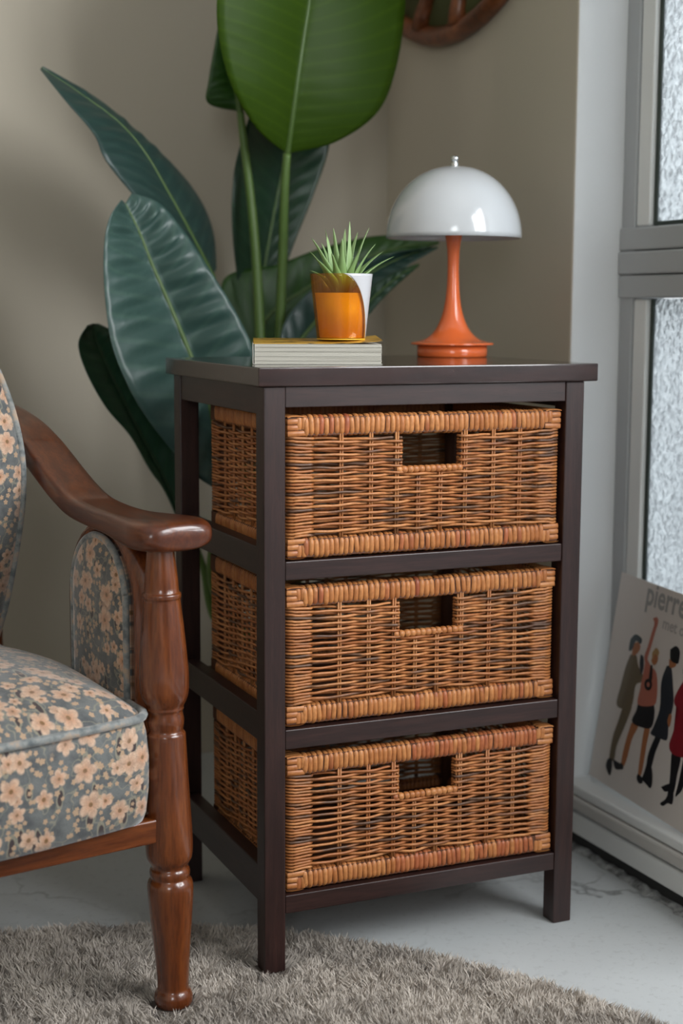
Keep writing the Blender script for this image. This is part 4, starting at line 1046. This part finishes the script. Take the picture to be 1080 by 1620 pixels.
# ------------------------------------------------------------------ round shaggy rug
RCX, RCY, RRAD = -0.439, -0.600, 0.862
rug = empty('round_rug', (RCX, RCY, 0)); tag(rug, 'round taupe shaggy rug under the armchair and cabinet corner', 'rug')
tr = NT('rug_backing'); tr.set(col=(0.12, 0.10, 0.085), rough=1.0); 
v, f = lathe([(0.001, 0.0004), (RRAD-0.004, 0.0004), (RRAD-0.004, 0.0011), (0.001, 0.0011)], 96); mesh_obj('backing', v, f, tr.m, rug, False)
tp = NT('rug_pile'); nn_ = tp.noise(tp.coord('Object'), 170, 3, 0.6); n2 = tp.noise(tp.coord('Object'), 9, 3, 0.5)
cpile = tp.mix(nn_, (0.43, 0.375, 0.32, 1), (0.74, 0.67, 0.595, 1)); cpile = tp.mix(tp.ramp(n2, [(0.42, 0.0), (0.64, 0.55)]), cpile, (0.27, 0.235, 0.205, 1))
tp.set(col=cpile, rough=0.9, sheen=0.3, spec=0.1); M_pile = tp.m
rng = np.random.default_rng(3)
def pile(n, dens):
    r = RRAD*np.sqrt(rng.random(n)); th = rng.random(n)*2*math.pi; x = r*np.cos(th); y = r*np.sin(th)
    return x, y
xa, ya = pile(620000, 0)
wx, wy = xa+RCX, ya+RCY
# far tufts keep full density where the lens sees them, thinner elsewhere
dcam = (wx-CAM[0])*_f[0]+(wy-CAM[1])*_f[1]
keep = (dcam > 1.30) | (rng.random(len(wx)) < 0.22)
# keep tufts out of the feet
for (fx, fy, fr) in ((CH[0], CH[1], 0.0250), (CH[0]-0.604*math.cos(CA), CH[1]-0.604*math.sin(CA), 0.0250)):
    keep &= ((wx-fx)**2+(wy-fy)**2) > fr*fr
keep &= ~((wx > -0.003) & (wx < CQ+0.003) & (wy > -0.003) & (wy < CQ+0.003))
xa, ya = xa[keep], ya[keep]; n = len(xa)
g = 0.016
def vnoise(x, y, s, seed):
    rr_ = np.random.default_rng(seed).random((256, 256)); xi = x/s; yi = y/s
    x0_ = np.floor(xi).astype(int); y0_ = np.floor(yi).astype(int); fx = xi-x0_; fy = yi-y0_
    fx = fx*fx*(3-2*fx); fy = fy*fy*(3-2*fy)
    G = lambda a, b: rr_[a % 256, b % 256]
    return (G(x0_, y0_)*(1-fx)+G(x0_+1, y0_)*fx)*(1-fy)+(G(x0_, y0_+1)*(1-fx)+G(x0_+1, y0_+1)*fx)*fy
ang = 2*math.pi*2*vnoise(xa, ya, 0.022, 1)+rng.normal(0, .9, n)
leanv = 0.004+0.007*vnoise(xa, ya, 0.016, 2)+rng.normal(0, .0015, n)
hgt = 0.010+0.005*vnoise(xa, ya, 0.030, 4)+rng.normal(0, .0016, n)
for (fx, fy, fr) in ((CH[0], CH[1], 0.026), (CH[0]-0.604*math.cos(CA), CH[1]-0.604*math.sin(CA), 0.026), (CQ/2, CQ/2, 0.020)):       # pressed flat and pushed outward round the feet
    dx_, dy_ = xa+RCX-fx, ya+RCY-fy; dd_ = np.hypot(dx_, dy_); k_ = np.clip(1-(dd_-fr)/0.022, 0, 1)
    hgt = hgt*(1-0.5*k_); ang = np.where(k_ > 0.25, np.arctan2(dy_, dx_), ang)
wid = 0.0007+0.0003*rng.random(n)
fa = rng.random(n)*math.pi; wxv, wyv = np.cos(fa)*wid, np.sin(fa)*wid
lx_, ly_ = np.cos(ang)*leanv, np.sin(ang)*leanv
V = np.empty((n, 5, 3), np.float32)
V[:, 0] = np.c_[xa-wxv, ya-wyv, np.full(n, .001)]; V[:, 1] = np.c_[xa+wxv, ya+wyv, np.full(n, .001)]
V[:, 2] = np.c_[xa+lx_*.4-wxv*.9, ya+ly_*.4-wyv*.9, .001+hgt*.6]; V[:, 3] = np.c_[xa+lx_*.4+wxv*.9, ya+ly_*.4+wyv*.9, .001+hgt*.6]
V[:, 4] = np.c_[xa+lx_, ya+ly_, .001+hgt]
base = (np.arange(n, dtype=np.int32)*5)[:, None]
T3 = np.concatenate([base+np.array([0, 1, 3]), base+np.array([0, 3, 2]), base+np.array([2, 3, 4])], 1).reshape(-1, 3)
me = bpy.data.meshes.new('pile'); me.vertices.add(n*5); me.vertices.foreach_set('co', V.ravel())
me.loops.add(T3.size); me.loops.foreach_set('vertex_index', T3.ravel().astype(np.int32)); me.polygons.add(len(T3))
me.polygons.foreach_set('loop_start', np.arange(0, T3.size, 3, dtype=np.int32)); me.polygons.foreach_set('loop_total', np.full(len(T3), 3, dtype=np.int32))
me.update(calc_edges=True); me.materials.append(M_pile); tag(link(bpy.data.objects.new('pile', me), rug), kind='stuff')
